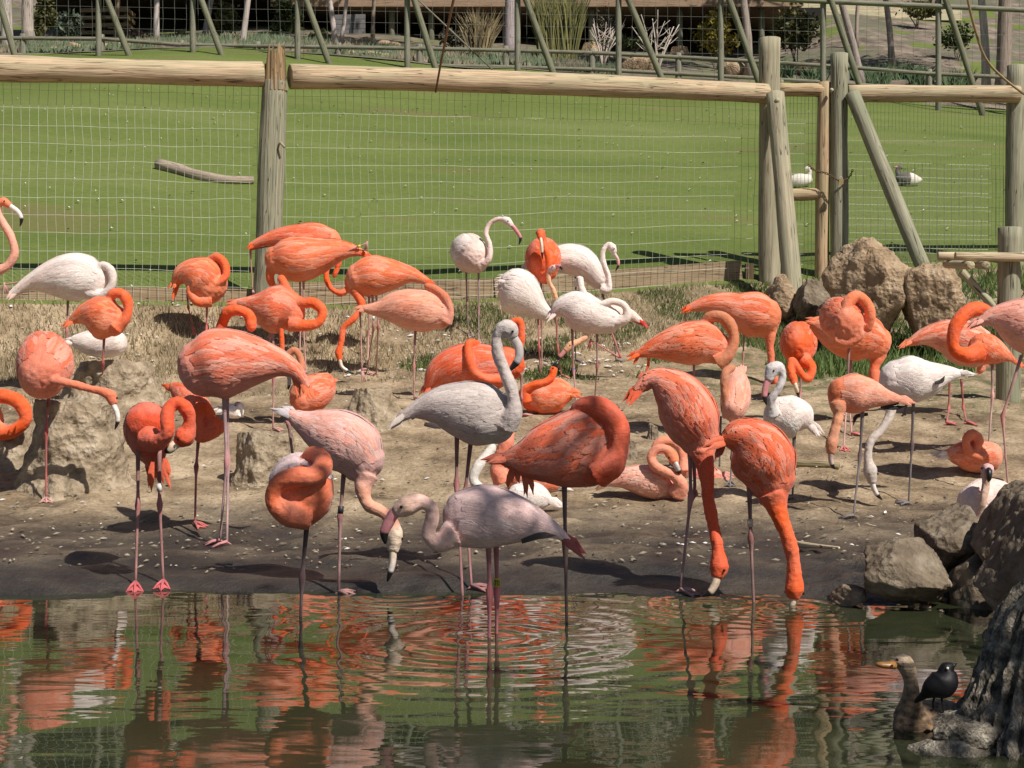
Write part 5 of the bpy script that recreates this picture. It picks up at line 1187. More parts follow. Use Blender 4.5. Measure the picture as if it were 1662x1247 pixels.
bird('C', [(870, 430, 60), (910, 440, 108), (960, 465, 122), (1020, 510, 95), (1080, 555, 55), (1120, 580, 36)], [(1140, 580, .0), (1160, 530, -.05), (1148, 460, -.08), (1122, 400, -.08), (1128, 350, -.08)],
     [((1065, 575), (1070, 750), (1080, 905, 'g')), ((1158, 590), (1168, 760), (1186, 900, 'g'))], 'white flamingo with peach neck raised in front of the orange front-facing bird', head=(1146, 338, -.1), bill=[(1160, 330, -.12), (1172, 328, -.14), (1182, 332, -.16), (1190, 345, -.17)],
     cb=WHI, cn=PCH, ch=(.80, .50, .45), cbill=(PBL, PBL), nr=.028, cl=(.62, .22, .20), hr=.034, d=13.95)
bird('C', [(1000, 330, 14), (1100, 300, 50), (1190, 290, 74), (1270, 300, 84), (1330, 340, 72), (1380, 400, 52)], [(1395, 440, -.03), (1425, 450, -.05), (1430, 380, -.06), (1404, 300, -.06), (1406, 240, -.06), (1432, 215, -.06)],
     [((1260, 380), (1262, 560), (1260, 760, 'g')), ((1380, 430, .03), (1455, 640, .03), (1470, 820, 'g'))], 'white flamingo with upright neck and black tipped bill behind the white sleeper', head=(1452, 232, -.07), bill=[(1462, 262, -.07), (1478, 290, -.07), (1482, 320, -.07), (1467, 352, -.07)],
     cb=WHI, cn=WHI, cbill=(WBL, PBL), nr=.030, hr=.040, cl=LEGG, d=14.5)
bird('C', [(1140, 575, 18), (1190, 545, 60), (1250, 550, 100), (1330, 580, 98), (1400, 600, 84), (1440, 610, 70)], [(1470, 620, -.06), (1525, 590, -.1), (1520, 540, -.11), (1460, 510, -.11), (1380, 525, -.11), (1318, 490, -.1), (1288, 430, -.06), (1282, 392, -.02), (1262, 420, .03)],
     [((1240, 640), (1250, 870), (1264, 1040, 'g')), ((1372, 640), (1372, 850), (1360, 1018, 'g'))], 'white flamingo asleep with neck curled in an S and a blue leg band', cb=WHI, cn=(.82, .68, .60), nr=.036, cl=(.40, .22, .21), bands=[(0, .98, (.05, .10, .30), None)], dark=None)
bird('C', [(1600, 620, 14), (1540, 580, 30), (1470, 580, 60), (1400, 590, 80), (1340, 600, 80)], [(1320, 640), (1315, 690, -.02), (1280, 715, -.03)], [((1430, 640), (1495, 805), (1340, 712, 'k'))], 'flamingo with red tail tip hidden behind the white sleeper, peach head lowered', head=(1235, 735, -.04),
     bill=[(1205, 765, -.05), (1188, 785, -.05), (1175, 800, -.05), (1166, 818, -.05)], cb=PAL, cn=PCH, ch=PCH, cbill=(PBL, PBL), nr=.034, cl=(.62, .20, .20), tailc=RED, d=13.9)
bird('G', [(585, 275, 20), (700, 240, 48), (830, 240, 85), (960, 285, 135), (1080, 315, 165), (1140, 335, 145)], [(1180, 420, -.02), (1180, 520, -.03), (1188, 620, -.03), (1200, 730, -.03)],
     [((995, 450), (990, 600), (972, 800, 'g')), ((900, 330, .05), (575, 262, .05), (582, 360, .05, 'k'))], 'salmon flamingo bending its neck down by the leaning brace', head=(1225, 800, -.02), bill=[(1240, 835, -.02), (1252, 868, -.02), (1258, 890, -.02), (1262, 912, -.02)], cb=SAL, cn=(.80, .17, .075), cw=(.82, .22, .11), nr=.040, tailc=ORG)
bird('H', [(225, 330, 60, .3), (225, 340, 96, .15), (226, 350, 102, 0), (228, 370, 92, -.1)], [(250, 430, -.18), (290, 470, -.24), (270, 520, -.27), (228, 480, -.28), (192, 430, -.28), (185, 470, -.3)], [((235, 430, .1), (235, 600, .1), (235, 690, .1, 'g'))],
     'deep orange flamingo facing forward with its bill on its chest', head=(200, 520, -.32), bill=[(208, 545, -.34), (214, 565, -.35), (220, 585, -.34), (224, 604, -.33)], cb=ORG, cn=ORG, ch=ORG, cbill=(CRM, CRM), nr=.038, heading=-1.57, d=12.6)
bird('H', [(285, 250, 24), (370, 280, 80), (470, 310, 115), (560, 330, 110), (600, 350, 85)], [(610, 400), (592, 470, -.03), (590, 540, -.03), (590, 600, .05)], [((480, 400), (470, 640), (482, 850, 'g'))], 'salmon flamingo with neck hanging down, behind the coiled one near the boulder', cb=SAL, cn=(.80, .16, .06), nr=.046, cl=LEGP, foot=(.62, .16, .15), d=11.35)
bird('H', [(380, 190, 50, .2), (410, 220, 100, .08), (440, 240, 112, 0), (460, 260, 95, -.08)], [(400, 325, -.12), (470, 340, -.16), (520, 300, -.19), (462, 240, -.19), (458, 165, -.17), (505, 122, -.15), (555, 160, -.14), (572, 225, -.13), (560, 275, -.10)],
     [((470, 350), (458, 620), (443, 922, 'g'))], 'salmon flamingo with neck coiled like a question mark before the tan boulder', cb=(.82, .22, .11), cn=SAL, nr=.044, cl=LEGP, foot=(.62, .16, .15), ruffle=1.8, d=10.85)
bird('H', [(748, 352, 12), (850, 315, 48), (950, 320, 90), (1030, 350, 112), (1080, 370, 100)], [(1100, 400, .05), (1120, 440, .1), (1100, 480, .1)], [((955, 540), (950, 660), (938, 795, 'g')), ((1010, 540), (1020, 660), (1036, 785, 'g'))], 'pale salmon flamingo behind the coiled orange one near the log perch', cb=PNK, cn=SAL, cw=(.80, .30, .19), nr=.04, cl=LEGR, tailc=SAL, d=11.7)
bird('O', [(800, 895, 10), (740, 860, 45), (660, 830, 95), (580, 800, 120), (530, 780, 110)], [(520, 830, -.08), (420, 850, -.15), (330, 800, -.17), (325, 680, -.17), (380, 560, -.15), (490, 490, -.12), (580, 505, -.08), (620, 560, -.02)], [((625, 940), (628, 1160), (590, 1650, 'g'))],
     'bright orange flamingo on one pale leg with its neck arched over, near the log perch', cb=SAL, cn=ORG, nr=.052, cl=(.66, .44, .40))
bird('H', [(1095, 248, 14), (1170, 225, 50), (1260, 240, 110), (1350, 270, 135), (1420, 290, 110)], [(1450, 330), (1500, 400), (1520, 500), (1510, 620)], [((1300, 430), (1208, 700), (1236, 1062, 'g'))], 'pink flamingo striding on a bent leg in front of the log perch', cb=PNK, cn=SAL, cw=(.80, .34, .26), cl=(.55, .28, .26), ruffle=1.6)
# --- middle rows
bird('Fr', [(242, 345, 16), (300, 275, 66), (380, 250, 96), (470, 250, 100), (530, 255, 90)], [(560, 300, -.10), (490, 300, -.24), (440, 270, -.26), (418, 205, -.24), (420, 150, -.17), (452, 150, -.08)], [((640, 290, .1), (640, 380, .1), (642, 462, 'g'))], 'orange flamingo with neck folded on its back behind the grey one', cb=(.74, .12, .045), cn=ORG, nr=.038, d=11.6, droop=[((250, 320), (240, 350), (238, 365))], cl=LEGP)
bird('Fr', [(500, 260, 40), (550, 240, 70), (590, 240, 70), (610, 250, 55)], [(628, 250), (634, 180), (640, 110), (628, 55), (600, 60), (585, 100)], [((600, 300), (600, 380), (600, 440, 'g'))], 'orange flamingo whose neck arch shows just above the grey bird', cb=ORG, nr=.033, d=12.2)
bird('Fr', [(855, 360, 24), (810, 360, 62), (750, 375, 75), (700, 380, 70), (680, 385, 55)], [(660, 390, -.05), (650, 350, -.08), (690, 325, -.1), (740, 312, -.1), (768, 290, -.09)], [], 'orange flamingo sitting with its bill raised to another bird', head=(775, 262, -.08), bill=[(780, 248, -.08), (786, 240, -.08), (790, 234, -.08), (793, 226, -.08)], cb=ORG, cw=SAL, cn=ORG, cbill=(BLK, BLK), nr=.034, hr=.032, d=11.9, sit=True)
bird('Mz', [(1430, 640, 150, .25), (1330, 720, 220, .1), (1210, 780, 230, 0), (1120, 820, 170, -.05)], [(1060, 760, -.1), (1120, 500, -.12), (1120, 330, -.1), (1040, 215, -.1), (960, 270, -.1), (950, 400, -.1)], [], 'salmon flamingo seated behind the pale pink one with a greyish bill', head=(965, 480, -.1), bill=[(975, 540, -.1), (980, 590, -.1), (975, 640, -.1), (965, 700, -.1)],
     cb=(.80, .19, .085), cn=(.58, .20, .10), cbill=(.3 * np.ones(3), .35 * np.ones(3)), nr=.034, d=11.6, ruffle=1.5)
bird('Mz', [(170, 960, 60), (240, 960, 85), (310, 980, 80), (350, 1000, 60)], [(370, 1020), (400, 960), (380, 900)], [], 'white flamingo sitting low behind the big rose flamingo, face in shadow', head=(345, 880), bill=[(335, 900), (332, 915), (330, 925), (330, 940)], cb=WHI, cn=WHI, ch=(.3, .25, .24), d=11.55, nr=.025, hr=.026)  # shadow on the face is put into the darker head colour
bird('G', [(225, 600, 16), (320, 565, 55), (450, 535, 112), (600, 515, 155), (730, 520, 150), (800, 550, 118)], [(810, 650, -.1), (880, 600, -.14), (925, 500, -.13), (905, 400, -.1), (830, 325, -.06), (750, 330, -.02), (700, 380, .02)], [((640, 640), (640, 800), (640, 1070, 'g'))],
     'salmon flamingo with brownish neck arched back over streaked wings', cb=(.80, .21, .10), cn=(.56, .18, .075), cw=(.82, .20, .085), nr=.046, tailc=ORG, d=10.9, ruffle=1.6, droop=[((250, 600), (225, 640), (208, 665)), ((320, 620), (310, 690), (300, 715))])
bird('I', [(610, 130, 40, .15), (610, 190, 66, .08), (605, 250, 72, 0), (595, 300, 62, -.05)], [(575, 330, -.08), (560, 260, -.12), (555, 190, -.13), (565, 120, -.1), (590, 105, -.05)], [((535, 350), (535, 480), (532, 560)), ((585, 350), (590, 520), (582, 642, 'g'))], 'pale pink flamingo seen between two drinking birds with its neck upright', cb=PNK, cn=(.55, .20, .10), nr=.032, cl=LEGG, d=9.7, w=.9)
bird('N', [(1440, 560, 60), (1330, 560, 130), (1200, 560, 165), (1080, 570, 150)], [(1000, 520, -.03), (975, 360, .04), (930, 200, .06), (820, 120, .06), (700, 130, .05), (630, 190, .05)], [], 'rosy flamingo lying behind another with its orange neck arched', cb=(.70, .30, .24), cn=(.78, .26, .15), nr=.036, d=9.75, sit=True)
bird('N', [(20, 650, 30), (170, 600, 95), (380, 590, 165), (580, 630, 195), (740, 690, 170), (800, 720, 130)], [(900, 760, -.06), (950, 660, -.1), (880, 560, -.11), (740, 490, -.11), (620, 420, -.1), (578, 320, -.09), (640, 232, -.09), (750, 218, -.09)], [], 'pink flamingo resting on the mud with head laid on its own neck', head=(845, 310, -.1),
     bill=[(880, 400, -.13), (900, 450, -.14), (920, 490, -.14), (940, 525, -.13)], cb=PNK, cn=(.80, .29, .18), ch=(.80, .23, .10), cw=(.82, .42, .32), cbill=(GRA, GRA), nr=.036, d=9.2, sit=True, tailc=(.25, .12, .08), ruffle=1.8)
bird('H', [(280, 745, 24), (240, 715, 80), (180, 705, 105), (130, 695, 92)], [(95, 690, -.1), (95, 620, -.15), (135, 555, -.16), (150, 500, -.16), (130, 462, -.16)], [((205, 815), (202, 980), (196, 1102, 'g'))], 'small greyish white flamingo preening with pink bill against its breast', head=(100, 472, -.16), bill=[(78, 530, -.17), (64, 575, -.17), (62, 610, -.17), (72, 645, -.17)],
     cb=WHI, cn=(.62, .57, .56), cbill=(PBL, PBL), nr=.028, hr=.042, cl=LEGG, ruffle=1.2)
bird('H', [(725, 622, 12), (650, 612, 36), (570, 596, 74), (490, 592, 98), (430, 592, 82)], [(420, 640, -.03), (418, 700, -.05), (400, 770, -.06)], [((535, 690), (522, 890), (490, 1192, 'g'))], 'salmon flamingo with black flight feathers feeding, head low, on a dark leg', head=(385, 835, -.06), bill=[(382, 885, -.06), (382, 915, -.06), (388, 935, -.06), (402, 955, -.06)],
     cb=SAL, cn=(.72, .30, .16), ch=(.60, .22, .10), cbill=((.45, .28, .22), (.6, .45, .4)), nr=.036, cl=LEGG, foot=LEGG, dark=[((600, 640), (680, 640), (735, 625)), ((590, 600), (670, 605), (728, 612)), ((620, 655), (690, 660), (745, 650)), ((560, 690, .06), (500, 705, .06), (490, 745, .06))], d=8.75, cw=(.80, .32, .21))
bird('H', [(1020, 495, 10), (940, 500, 45), (850, 520, 90), (750, 525, 115), (690, 525, 95)], [(668, 590, -.02), (670, 680, -.04), (625, 765, -.06), (572, 825, -.07), (560, 890, -.07)], [((780, 620), (772, 840), (756, 1130, 'g')), ((760, 610, .1), (735, 690, .1), (722, 700, .1))], 'white flamingo stooping with grey neck and dark knees beside the salmon feeder', head=(572, 965, -.07), bill=[(582, 1025, -.07), (594, 1060, -.07), (608, 1082, -.07), (628, 1102, -.07)],
     cb=WHI, cn=(.58, .50, .44), cbill=(WBL, WBL), nr=.031, hr=.042, cl=LEGG, foot=LEGG, dark=[((860, 560), (940, 520), (1000, 500)), ((880, 540, -.1), (915, 530, -.1), (930, 505, -.1))])
bird('H', [(930, 885, 14), (1000, 885, 58), (1080, 895, 78), (1150, 895, 72)], [(1110, 900, -.1), (1040, 860, -.14), (1035, 810, -.13), (1065, 785, -.12), (1095, 815, -.12), (1085, 850, -.12)], [], 'coral flamingo sitting with folded neck near the reeds', cb=(.80, .24, .13), cn=(.80, .20, .09), nr=.034, d=9.9, sit=True, tailc=WHI)
bird('H', [(1240, 1080, 40, .1), (1190, 1090, 85, .05), (1120, 1110, 110, 0), (1070, 1120, 95, -.05)], [(1095, 1190, -.12), (1112, 1110, -.17), (1128, 1030, -.17), (1132, 985, -.17)], [], 'pale pink flamingo sitting behind the rocks with its dark bill toward the pond', head=(1138, 955, -.17), bill=[(1142, 965, -.21), (1144, 985, -.225), (1143, 1002, -.22), (1140, 1016, -.21)], cb=PAL, cn=(.66, .42, .30), ch=(.7, .4, .38), cbill=(BLK, BLK), nr=.026, hr=.034, d=8.2, sit=True)
bird('D', [(200, 120, 60, .30), (230, 180, 130, .16), (240, 240, 152, .02), (225, 290, 135, -.08)], [(225, 335, -.12), (300, 322, -.16), (395, 342, -.17), (490, 368, -.17), (550, 382, -.17)], [((262, 395), (246, 590), (245, 962, 'g'))], 'ruffled pink flamingo reaching its neck out level past the large nest mound', head=(592, 402, -.17),
     bill=[(606, 452, -.17), (622, 490, -.17), (628, 530, -.17), (612, 582, -.17)], cb=(.78, .22, .13), cn=(.78, .20, .10), cw=(.80, .24, .15), cbill=(WBL, WBL), nr=.030, ruffle=1.5, w=.95, cl=LEGR, foot=LEGP)
bird('D', [(-380, 520, 60), (-260, 520, 140), (-150, 530, 150), (-80, 540, 120)], [(-40, 590, -.05), (70, 590, -.12), (138, 525, -.14), (110, 445, -.13), (20, 405, -.1), (-60, 420, -.04)], [((-200, 640), (-200, 760), (-195, 905, 'g'))], 'orange flamingo with its neck looped low over the mud mound by the reaching bird', cb=SAL, cn=ORG, nr=.052, d=10.0)
bird('P', [(700, 60, 50, .25), (830, 180, 140, .14), (960, 320, 180, .03), (1040, 420, 165, -.03)], [(1160, 480, -.1), (1120, 560, -.16), (1000, 600, -.18), (960, 500, -.19), (975, 360, -.18), (1030, 300, -.16), (1095, 380, -.14)], [((990, 640), (960, 950), (945, 1615, 'g'))], 'orange flamingo curled up beneath the big rose one, standing on one leg', cb=(.76, .12, .04), cn=ORG, cw=ORG, nr=.048, cl=LEGR, heading=-.6, cj=(.3, .05, .05))
bird('B', [(1010, 1130, 12), (950, 1040, 40), (850, 985, 80), (720, 965, 138), (570, 965, 200), (420, 985, 225), (340, 1010, 185)], [(320, 1080, .12), (420, 900, .22), (480, 700, .20), (505, 650, .16), (570, 638, .14), (640, 670, .14), (655, 740, .12)],
     [((480, 1190), (498, 1600), (455, 2112, 'g')), ((500, 1190, .06), (508, 1600, .06), (500, 2126, 'g'))], 'big rose pink flamingo with streaked wings standing tall on the near bank', cb=(.78, .26, .18), cn=ORG, cw=(.80, .27, .18), nr=.036, cl=(.58, .36, .36), tailc=(.80, .18, .07), foot=(.55, .22, .22), ruffle=1.3,
     droop=[((900, 980), (960, 1070), (985, 1170)), ((910, 990), (975, 1070), (1005, 1150)), ((880, 990), (930, 1090), (945, 1200)), ((880, 980), (980, 1060), (1020, 1120)), ((890, 1000), (950, 1110), (965, 1190))], dcol=(.82, .17, .06))
bird('Fr', [(128, 470, 12), (200, 430, 36), (290, 418, 84), (390, 430, 122), (490, 455, 132), (535, 465, 112)], [(575, 500, -.06), (608, 430, -.09), (598, 345, -.09), (566, 262, -.08), (538, 180, -.08), (545, 110, -.08), (570, 85, -.08)],
     [((368, 545), (366, 740), (393, 1215, 'g')), ((430, 560, .05), (402, 780, .05), (430, 1190, .05, 'g'))], 'ash grey flamingo with upright neck and black hooked bill', head=(590, 92, -.08), bill=[(608, 128, -.08), (628, 165, -.08), (630, 205, -.08), (585, 270, -.08)], cb=GRA, cn=(.56, .475, .44), ch=(.56, .485, .455), cbill=(GRA, (.5, .45, .45)),
     nr=.034, hr=.042, cl=(.30, .13, .13), dark=[((230, 490, -.1), (280, 500, -.1), (300, 510, -.1))], d=6.95, cw=(.58, .495, .455))
bird('K', [(1170, 800, 50), (1040, 770, 100), (880, 730, 140), (720, 700, 140)], [(600, 740, -.02), (540, 640, -.05), (590, 480, -.06), (640, 350, -.05), (660, 260, 0)], [], 'coral flamingo sitting with thick neck raised behind the grey bird', cb=(.80, .24, .13), cn=(.78, .22, .13), nr=.050, d=9.35, tailc=WHI, sit=True)
bird('K', [(1090, 960, 30), (1010, 940, 110), (880, 920, 160), (760, 920, 150)], [(640, 940, -.05), (420, 860, -.1), (300, 740, -.1), (340, 620, -.08), (430, 500, -.02), (490, 420, .02)], [], 'white flamingo lying down, white neck curving up behind the lilac bird', cb=WHI, cn=(.66, .60, .54), nr=.034, d=8.75, sit=True, dark=[((950, 1030, -.05), (1000, 1080, -.05), (1040, 1070, -.05))])
# --- front row
bird('P', [(490, 950, 70, .22), (450, 740, 190, .16), (410, 540, 248, .06), (400, 450, 232, -.03)], [(420, 640, -.16), (560, 655, -.24), (640, 560, -.27), (635, 420, -.26), (660, 290, -.24), (740, 235, -.23), (840, 290, -.23), (885, 420, -.22), (870, 540, -.21)],
     [((305, 740, .05), (304, 1390), (275, 2300, 'g')), ((545, 780, .08), (548, 1380), (590, 2280, 'g'))], 'deep orange flamingo with white leg band, feet at the waterline, neck arched sideways', head=(820, 630, -.21), bill=[(745, 690, -.21), (700, 725, -.22), (665, 760, -.22), (600, 790, -.21)], cb=ORD, cn=(.76, .095, .028), cw=(.74, .12, .045), cbill=(CRM, CRM), nr=.036, hr=.045,
     bands=[(1, .72, (.66, .62, .58), None)], cl=(.42, .20, .18), foot=(.55, .10, .11), heading=-1.57, droop=[((470, 900), (440, 1050), (425, 1190)), ((470, 900), (460, 1050), (455, 1240)), ((600, 860), (620, 1030), (675, 1210)), ((610, 860), (640, 960), (670, 1060)), ((600, 880), (600, 1000), (640, 1100))], dcol=(.70, .12, .05), w=1.0)
bird('E', [(892, 285, 22), (960, 325, 52), (1060, 370, 112), (1170, 420, 152), (1240, 480, 150), (1275, 530, 122)], [(1290, 600, -.03), (1276, 680, -.05), (1306, 748, -.06), (1372, 782, -.06), (1420, 830, -.05)], [((1180, 600), (1160, 800), (1152, 1195, 'g')), ((960, 400, .1), (898, 330, .1), (922, 520, .1))],
     'pale pink flamingo with orange neck hanging its cream head to the water', head=(1432, 900, -.05), bill=[(1428, 985, -.05), (1424, 1040, -.05), (1414, 1085, -.05), (1398, 1135, -.05)], cb=(.72, .42, .37), cn=(.80, .38, .25), ch=CRM, cbill=((.78, .58, .40), WBL), cw=(.74, .44, .39), nr=.033, hr=.040, cl=(.40, .22, .21), tailc=(.62, .55, .56), bands=[(0, .88, (.03, .03, .035), None)], foot=LEGP)
bird('E', [(965, 560, 90, .20), (965, 630, 165, .10), (962, 680, 180, 0), (962, 700, 165, -.07)], [(985, 800, -.18), (890, 790, -.26), (822, 715, -.27), (850, 638, -.28), (940, 606, -.29), (1025, 600, -.27), (1070, 560, -.20), (1060, 505, -.12), (1020, 492, -.05), (990, 530, .02)],
     [((995, 850), (967, 1110), (950, 1420, 'w'))], 'orange flamingo asleep with a coiled neck, standing on one dark leg in the pond', cb=(.76, .17, .07), cn=(.76, .16, .065), cw=LIL, nr=.043, cl=(.17, .12, .12), water=1012, w=.95, wingv=(5, 60), dz0=.15)
bird('Fr', [(838, 985, 10), (790, 950, 26), (700, 915, 68), (600, 892, 108), (490, 882, 136), (410, 890, 128)], [(350, 955, -.05), (292, 992, -.07), (248, 955, -.08), (262, 895, -.08), (262, 845, -.08), (215, 818, -.08)], [((500, 1000), (506, 1195), (500, 1500, 'w')), ((532, 990, .08), (537, 1190, .08), (530, 1500, .08, 'w'))],
     'lilac pink flamingo wading with yellow numbered leg band and S-curved neck', head=(155, 835, -.08), bill=[(108, 862, -.08), (80, 905, -.08), (62, 945, -.08), (66, 995, -.08)], cb=(.74, .50, .47), cn=(.80, .50, .42), ch=(.80, .50, .38), cbill=(PBL, PBL), nr=.031, hr=.040, cl=(.56, .20, .21), tailc=(.33, .06, .05), cw=(.76, .53, .50), water=1035, bands=[(1, .86, (.60, .52, .04), '70')], dark=[((640, 985, -.1), (720, 960, -.1), (790, 960, -.08))], foot=LEGP)
bird('Fr', [(552, 640, 18), (640, 640, 72), (740, 620, 130), (850, 600, 164), (940, 580, 165), (985, 570, 135)], [(960, 690, -.12), (1020, 660, -.16), (1052, 570, -.16), (1030, 470, -.13), (960, 420, -.1), (900, 418, -.05), (880, 450, .02)], [((820, 735), (825, 990), (835, 1420, 'w'))],
     'deep orange flamingo hunched on one dark leg in the pond with drooping plumes', cb=(.62, .13, .065), cn=(.74, .095, .03), cw=(.64, .17, .10), nr=.050, cl=(.17, .11, .10), water=1010, droop=[((620, 640), (590, 710), (580, 770)), ((640, 650), (655, 730), (665, 800)), ((650, 650), (680, 730), (690, 790)), ((610, 640), (600, 720), (600, 740)), ((630, 660), (625, 720), (632, 740)), ((660, 660), (660, 740), (650, 790))], dcol=(.58, .12, .05), ruffle=1.2)
bird('I', [(150, 215, 14), (220, 160, 42), (310, 205, 98), (380, 300, 132), (420, 390, 122), (440, 430, 98)], [(452, 490, -.02), (472, 590, -.04), (480, 700, -.05), (502, 820, -.09), (522, 920, -.12)], [((395, 470), (400, 700), (352, 1142, 'g')), ((412, 470, .06), (420, 690, .06), (398, 735, .06))], 'rose orange flamingo drinking with long straight neck, feet at the waterline', head=(532, 1020, -.13),
     bill=[(520, 1072, -.14), (508, 1108, -.14), (486, 1140, -.14), (455, 1156, -.14)], cb=(.78, .20, .11), cn=(.80, .10, .026), cw=(.80, .22, .13), cbill=((.72, .52, .38), CRM), nr=.033, hr=.041, cl=(.44, .26, .25), ruffle=1.7, tailc=(.74, .12, .05), droop=[((210, 130), (175, 140), (155, 150)), ((220, 160), (180, 200), (145, 228)), ((230, 180), (200, 200), (180, 215))], dcol=(.76, .13, .05))
bird('I', [(545, 440, 24), (610, 430, 85), (690, 480, 142), (745, 560, 145), (768, 620, 118)], [(778, 690, -.03), (805, 775, -.05), (842, 870, -.07), (868, 970, -.07), (876, 1060, -.07)], [((668, 670), (676, 890), (692, 1182, 'g'))], 'bright orange flamingo with white leg band dipping its bill in the pond', head=(876, 1125, -.07), bill=[(870, 1168, -.07), (866, 1190, -.07), (860, 1205, -.07), (850, 1215, -.07)],
     cb=(.78, .17, .085), cn=ORG, cw=(.78, .16, .07), cbill=(CRM, CRM), nr=.038, hr=.041, cl=(.30, .17, .15), ruffle=1.7, bands=[(0, .72, (.62, .55, .45), None)], droop=[((560, 430), (530, 480), (510, 535)), ((555, 450), (535, 500), (522, 520))], dcol=(.45, .07, .03))
finish_birds()

# ------------------------------------------------------------------ ducks, geese, blackbird
def small_bird(name, spine, w, colf, mats, label, cat, legs=(), bill=None, eye=None, voxel=.0045, extra=None):
    "one remeshed body from several tubes of (point, radius)"
    mb = MB()
    for ch in spine:
        A = np.array([list(p) + [r] for p, r in ch]); S, _ = spline(A, 26); S[:, 3] = np.maximum(S[:, 3], .002)
        t0 = S[0, :3] - S[1, :3]; t0 /= np.linalg.norm(t0); t1 = S[-1, :3] - S[-2, :3]; t1 /= np.linalg.norm(t1)
        S = np.concatenate([[list(S[0, :3] + t0 * S[0, 3] * .8) + [S[0, 3] * .4]], S, [list(S[-1, :3] + t1 * S[-1, 3] * .8) + [S[-1, 3] * .4]]])
        tube(mb, S[:, :3], S[:, 3], 16, ell=w)
    me = mb.mesh('tmp'); t = bpy.data.objects.new('tmp', me); COL.objects.link(t); md = t.modifiers.new('r', 'REMESH'); md.mode = 'VOXEL'; md.voxel_size = voxel
    ms = t.modifiers.new('s', 'SMOOTH'); ms.factor = .5; ms.iterations = 4
    m = t.evaluated_get(bpy.context.evaluated_depsgraph_get()).to_mesh(); v = [tuple(q.co) for q in m.vertices]; f = [tuple(p.vertices) for p in m.polygons]
    bpy.data.objects.remove(t)
    mb = MB(); mb.v = v; mb.f = f; mb.c = [colf(Vector(q)) for q in v]; mb.w = [(q[0] * .6, q[1], q[2]) for q in v]
    for P, r, c in legs: tube(mb, P, r, 6, c)
    root = empty(name, v[0]); tag(root, label, cat); mb.build('body', mats, root)
    if bill: mb = MB(); tube(mb, bill[0], bill[1], 10, bill[2], True, bill[3] if len(bill) > 3 else 1); mb.build('bill', M['bill'], root)
    if eye:
        for q in eye:
            bm = bmesh.new(); bmesh.ops.create_uvsphere(bm, u_segments=8, v_segments=6, radius=q[1]); me = bpy.data.meshes.new('eye'); bm.to_mesh(me); bm.free(); e = link('eye', me, q[2]); e.location = Vector(q[0]) - root.location; e.parent = root
    if extra: extra(root)
DD = 4.32
w_ = lambda x, y, dz=0.0, d=DD: W(x, y, d + dz)
def duck_col(p):
    q = mn.noise(Vector((p.x * 55, p.y * 55, p.z * 90))) + .6 * mn.noise(p * 140); k = max(0, min(1, .5 + .9 * q)); h = (p.z - .10) / .12
    a = Vector((.030, .018, .009)).lerp(Vector((.30, .19, .10)), k); b = Vector((.34, .245, .15)).lerp(Vector((.48, .37, .25)), k); c = a.lerp(b, max(0, min(1, h)))
    s = (p.z - W(1460, 1072, DD).z) / .006
    if p.z > .205: c = c.lerp(Vector((.06, .042, .028)), .75)          # dark crown
    elif abs(s) < 1 and p.x < W(1478, 0, DD).x: c = c.lerp(Vector((.04, .03, .02)), .8)   # eye stripe
    return tuple(c)
small_bird('duck', [[(w_(1590, 1160, .25), .015), (w_(1560, 1168, .18), .045), (w_(1525, 1176, .08), .072), (w_(1492, 1180, .0), .070), (w_(1474, 1178, -.04), .050)],
                    [(w_(1476, 1165, -.03), .046), (w_(1479, 1132, -.05), .027), (w_(1478, 1105, -.05), .0195), (w_(1472, 1084, -.05), .024), (w_(1466, 1074, -.05), .024), (w_(1456, 1077, -.05), .017)]], 1.0, duck_col, M['plume'],
           'brown mottled duck with orange bill floating behind the blackbird', 'duck', bill=([w_(1450, 1079, -.05), w_(1440, 1080, -.055), w_(1430, 1079, -.06), w_(1422, 1078, -.06)], [.0125, .0095, .0085, .005], (.36, .17, .05), 1.7),
           eye=[(w_(1456, 1071, -.083), .0045, M['eye']), (w_(1456, 1071, -.018), .0045, M['eye'])])
blk = mat_plain('black_gloss_plumage', (.007, .006, .007), .55, 0, .3, 60, .25)
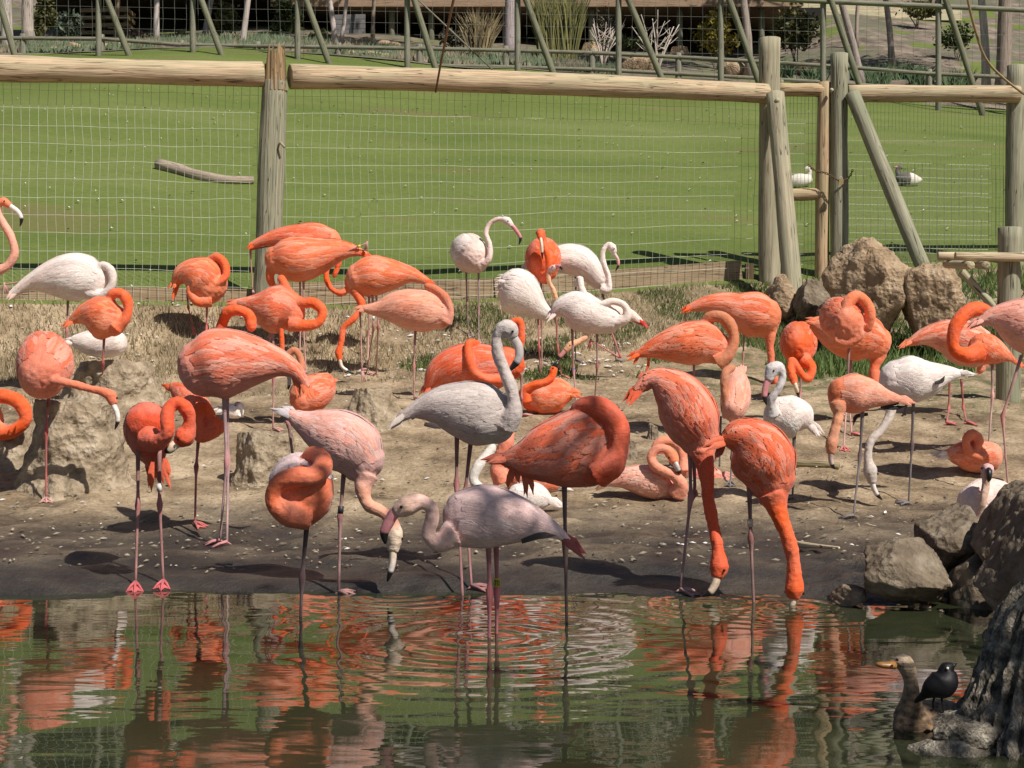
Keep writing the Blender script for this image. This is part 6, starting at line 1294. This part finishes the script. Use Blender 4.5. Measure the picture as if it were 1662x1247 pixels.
DB = 4.10
b_ = lambda x, y, dz=0.0: W(x, y, DB + dz)
pe = mat_plain('pale_eye', (.75, .72, .55), .2, 0, .05)
small_bird('blackbird', [[(b_(1486, 1139, .03), .006), (b_(1500, 1128, .02), .013), (b_(1514, 1117), .030), (b_(1528, 1110), .040), (b_(1535, 1100), .036), (b_(1537, 1092), .026), (b_(1537, 1086), .0215), (b_(1541, 1083), .016)]], .9, lambda p: (.006, .006, .008), blk,
           'glossy black bird with pale eye perched on the stump root', 'blackbird', legs=[([b_(1517, 1130), b_(1514, 1142), b_(1515, 1152), b_(1510, 1153)], .003, (.01, .01, .01)), ([b_(1528, 1132, -.01), b_(1530, 1144, -.01), b_(1531, 1156, -.01), b_(1526, 1157, -.01)], .003, (.01, .01, .01))],
           bill=([b_(1542, 1084), b_(1547, 1081), b_(1553, 1077)], [.0085, .006, .001], (.008, .008, .008)), eye=[(b_(1538, 1085, -.0205), .0038, pe)], voxel=.0032)
# perch root under the blackbird
def goose(x, y, hd, label, dark):
    d = 18.0
    while d < 45 and W(x, y, d).z > lawnz(W(x, y, d).x, d): d += .05
    p = W(x, y, d); p.z = lawnz(p.x, p.y); q = lambda a, b, c: Vector((p.x + a * hd, p.y + b, p.z + c))
    def cf(v):
        a = (v.x - p.x) * hd
        if dark and -.02 < a and v.z - p.z > .02: return (.10, .095, .09)
        return (.72, .66, .58)
    small_bird('goose', [[(q(-.20, 0, .10), .03), (q(-.10, 0, .10), .09), (q(.04, 0, .11), .11), (q(.14, 0, .12), .08)], [(q(.14, 0, .15), .05), (q(.17, 0, .24), .032), (q(.14, .0, .30), .036), (q(.10, 0, .28), .030)]], .85, cf, M['plume'], label, 'goose', voxel=.012,
               bill=([q(.17, -.02, .30), q(.21, -.02, .29), q(.235, -.02, .285)], [.016, .012, .005], (.5, .25, .15)))
goose(1474, 303, -1, 'dark backed white goose resting on the lawn behind the braced fence bay', True)
goose(1297, 305, 1, 'white goose resting on the lawn seen through the gate mesh', False)
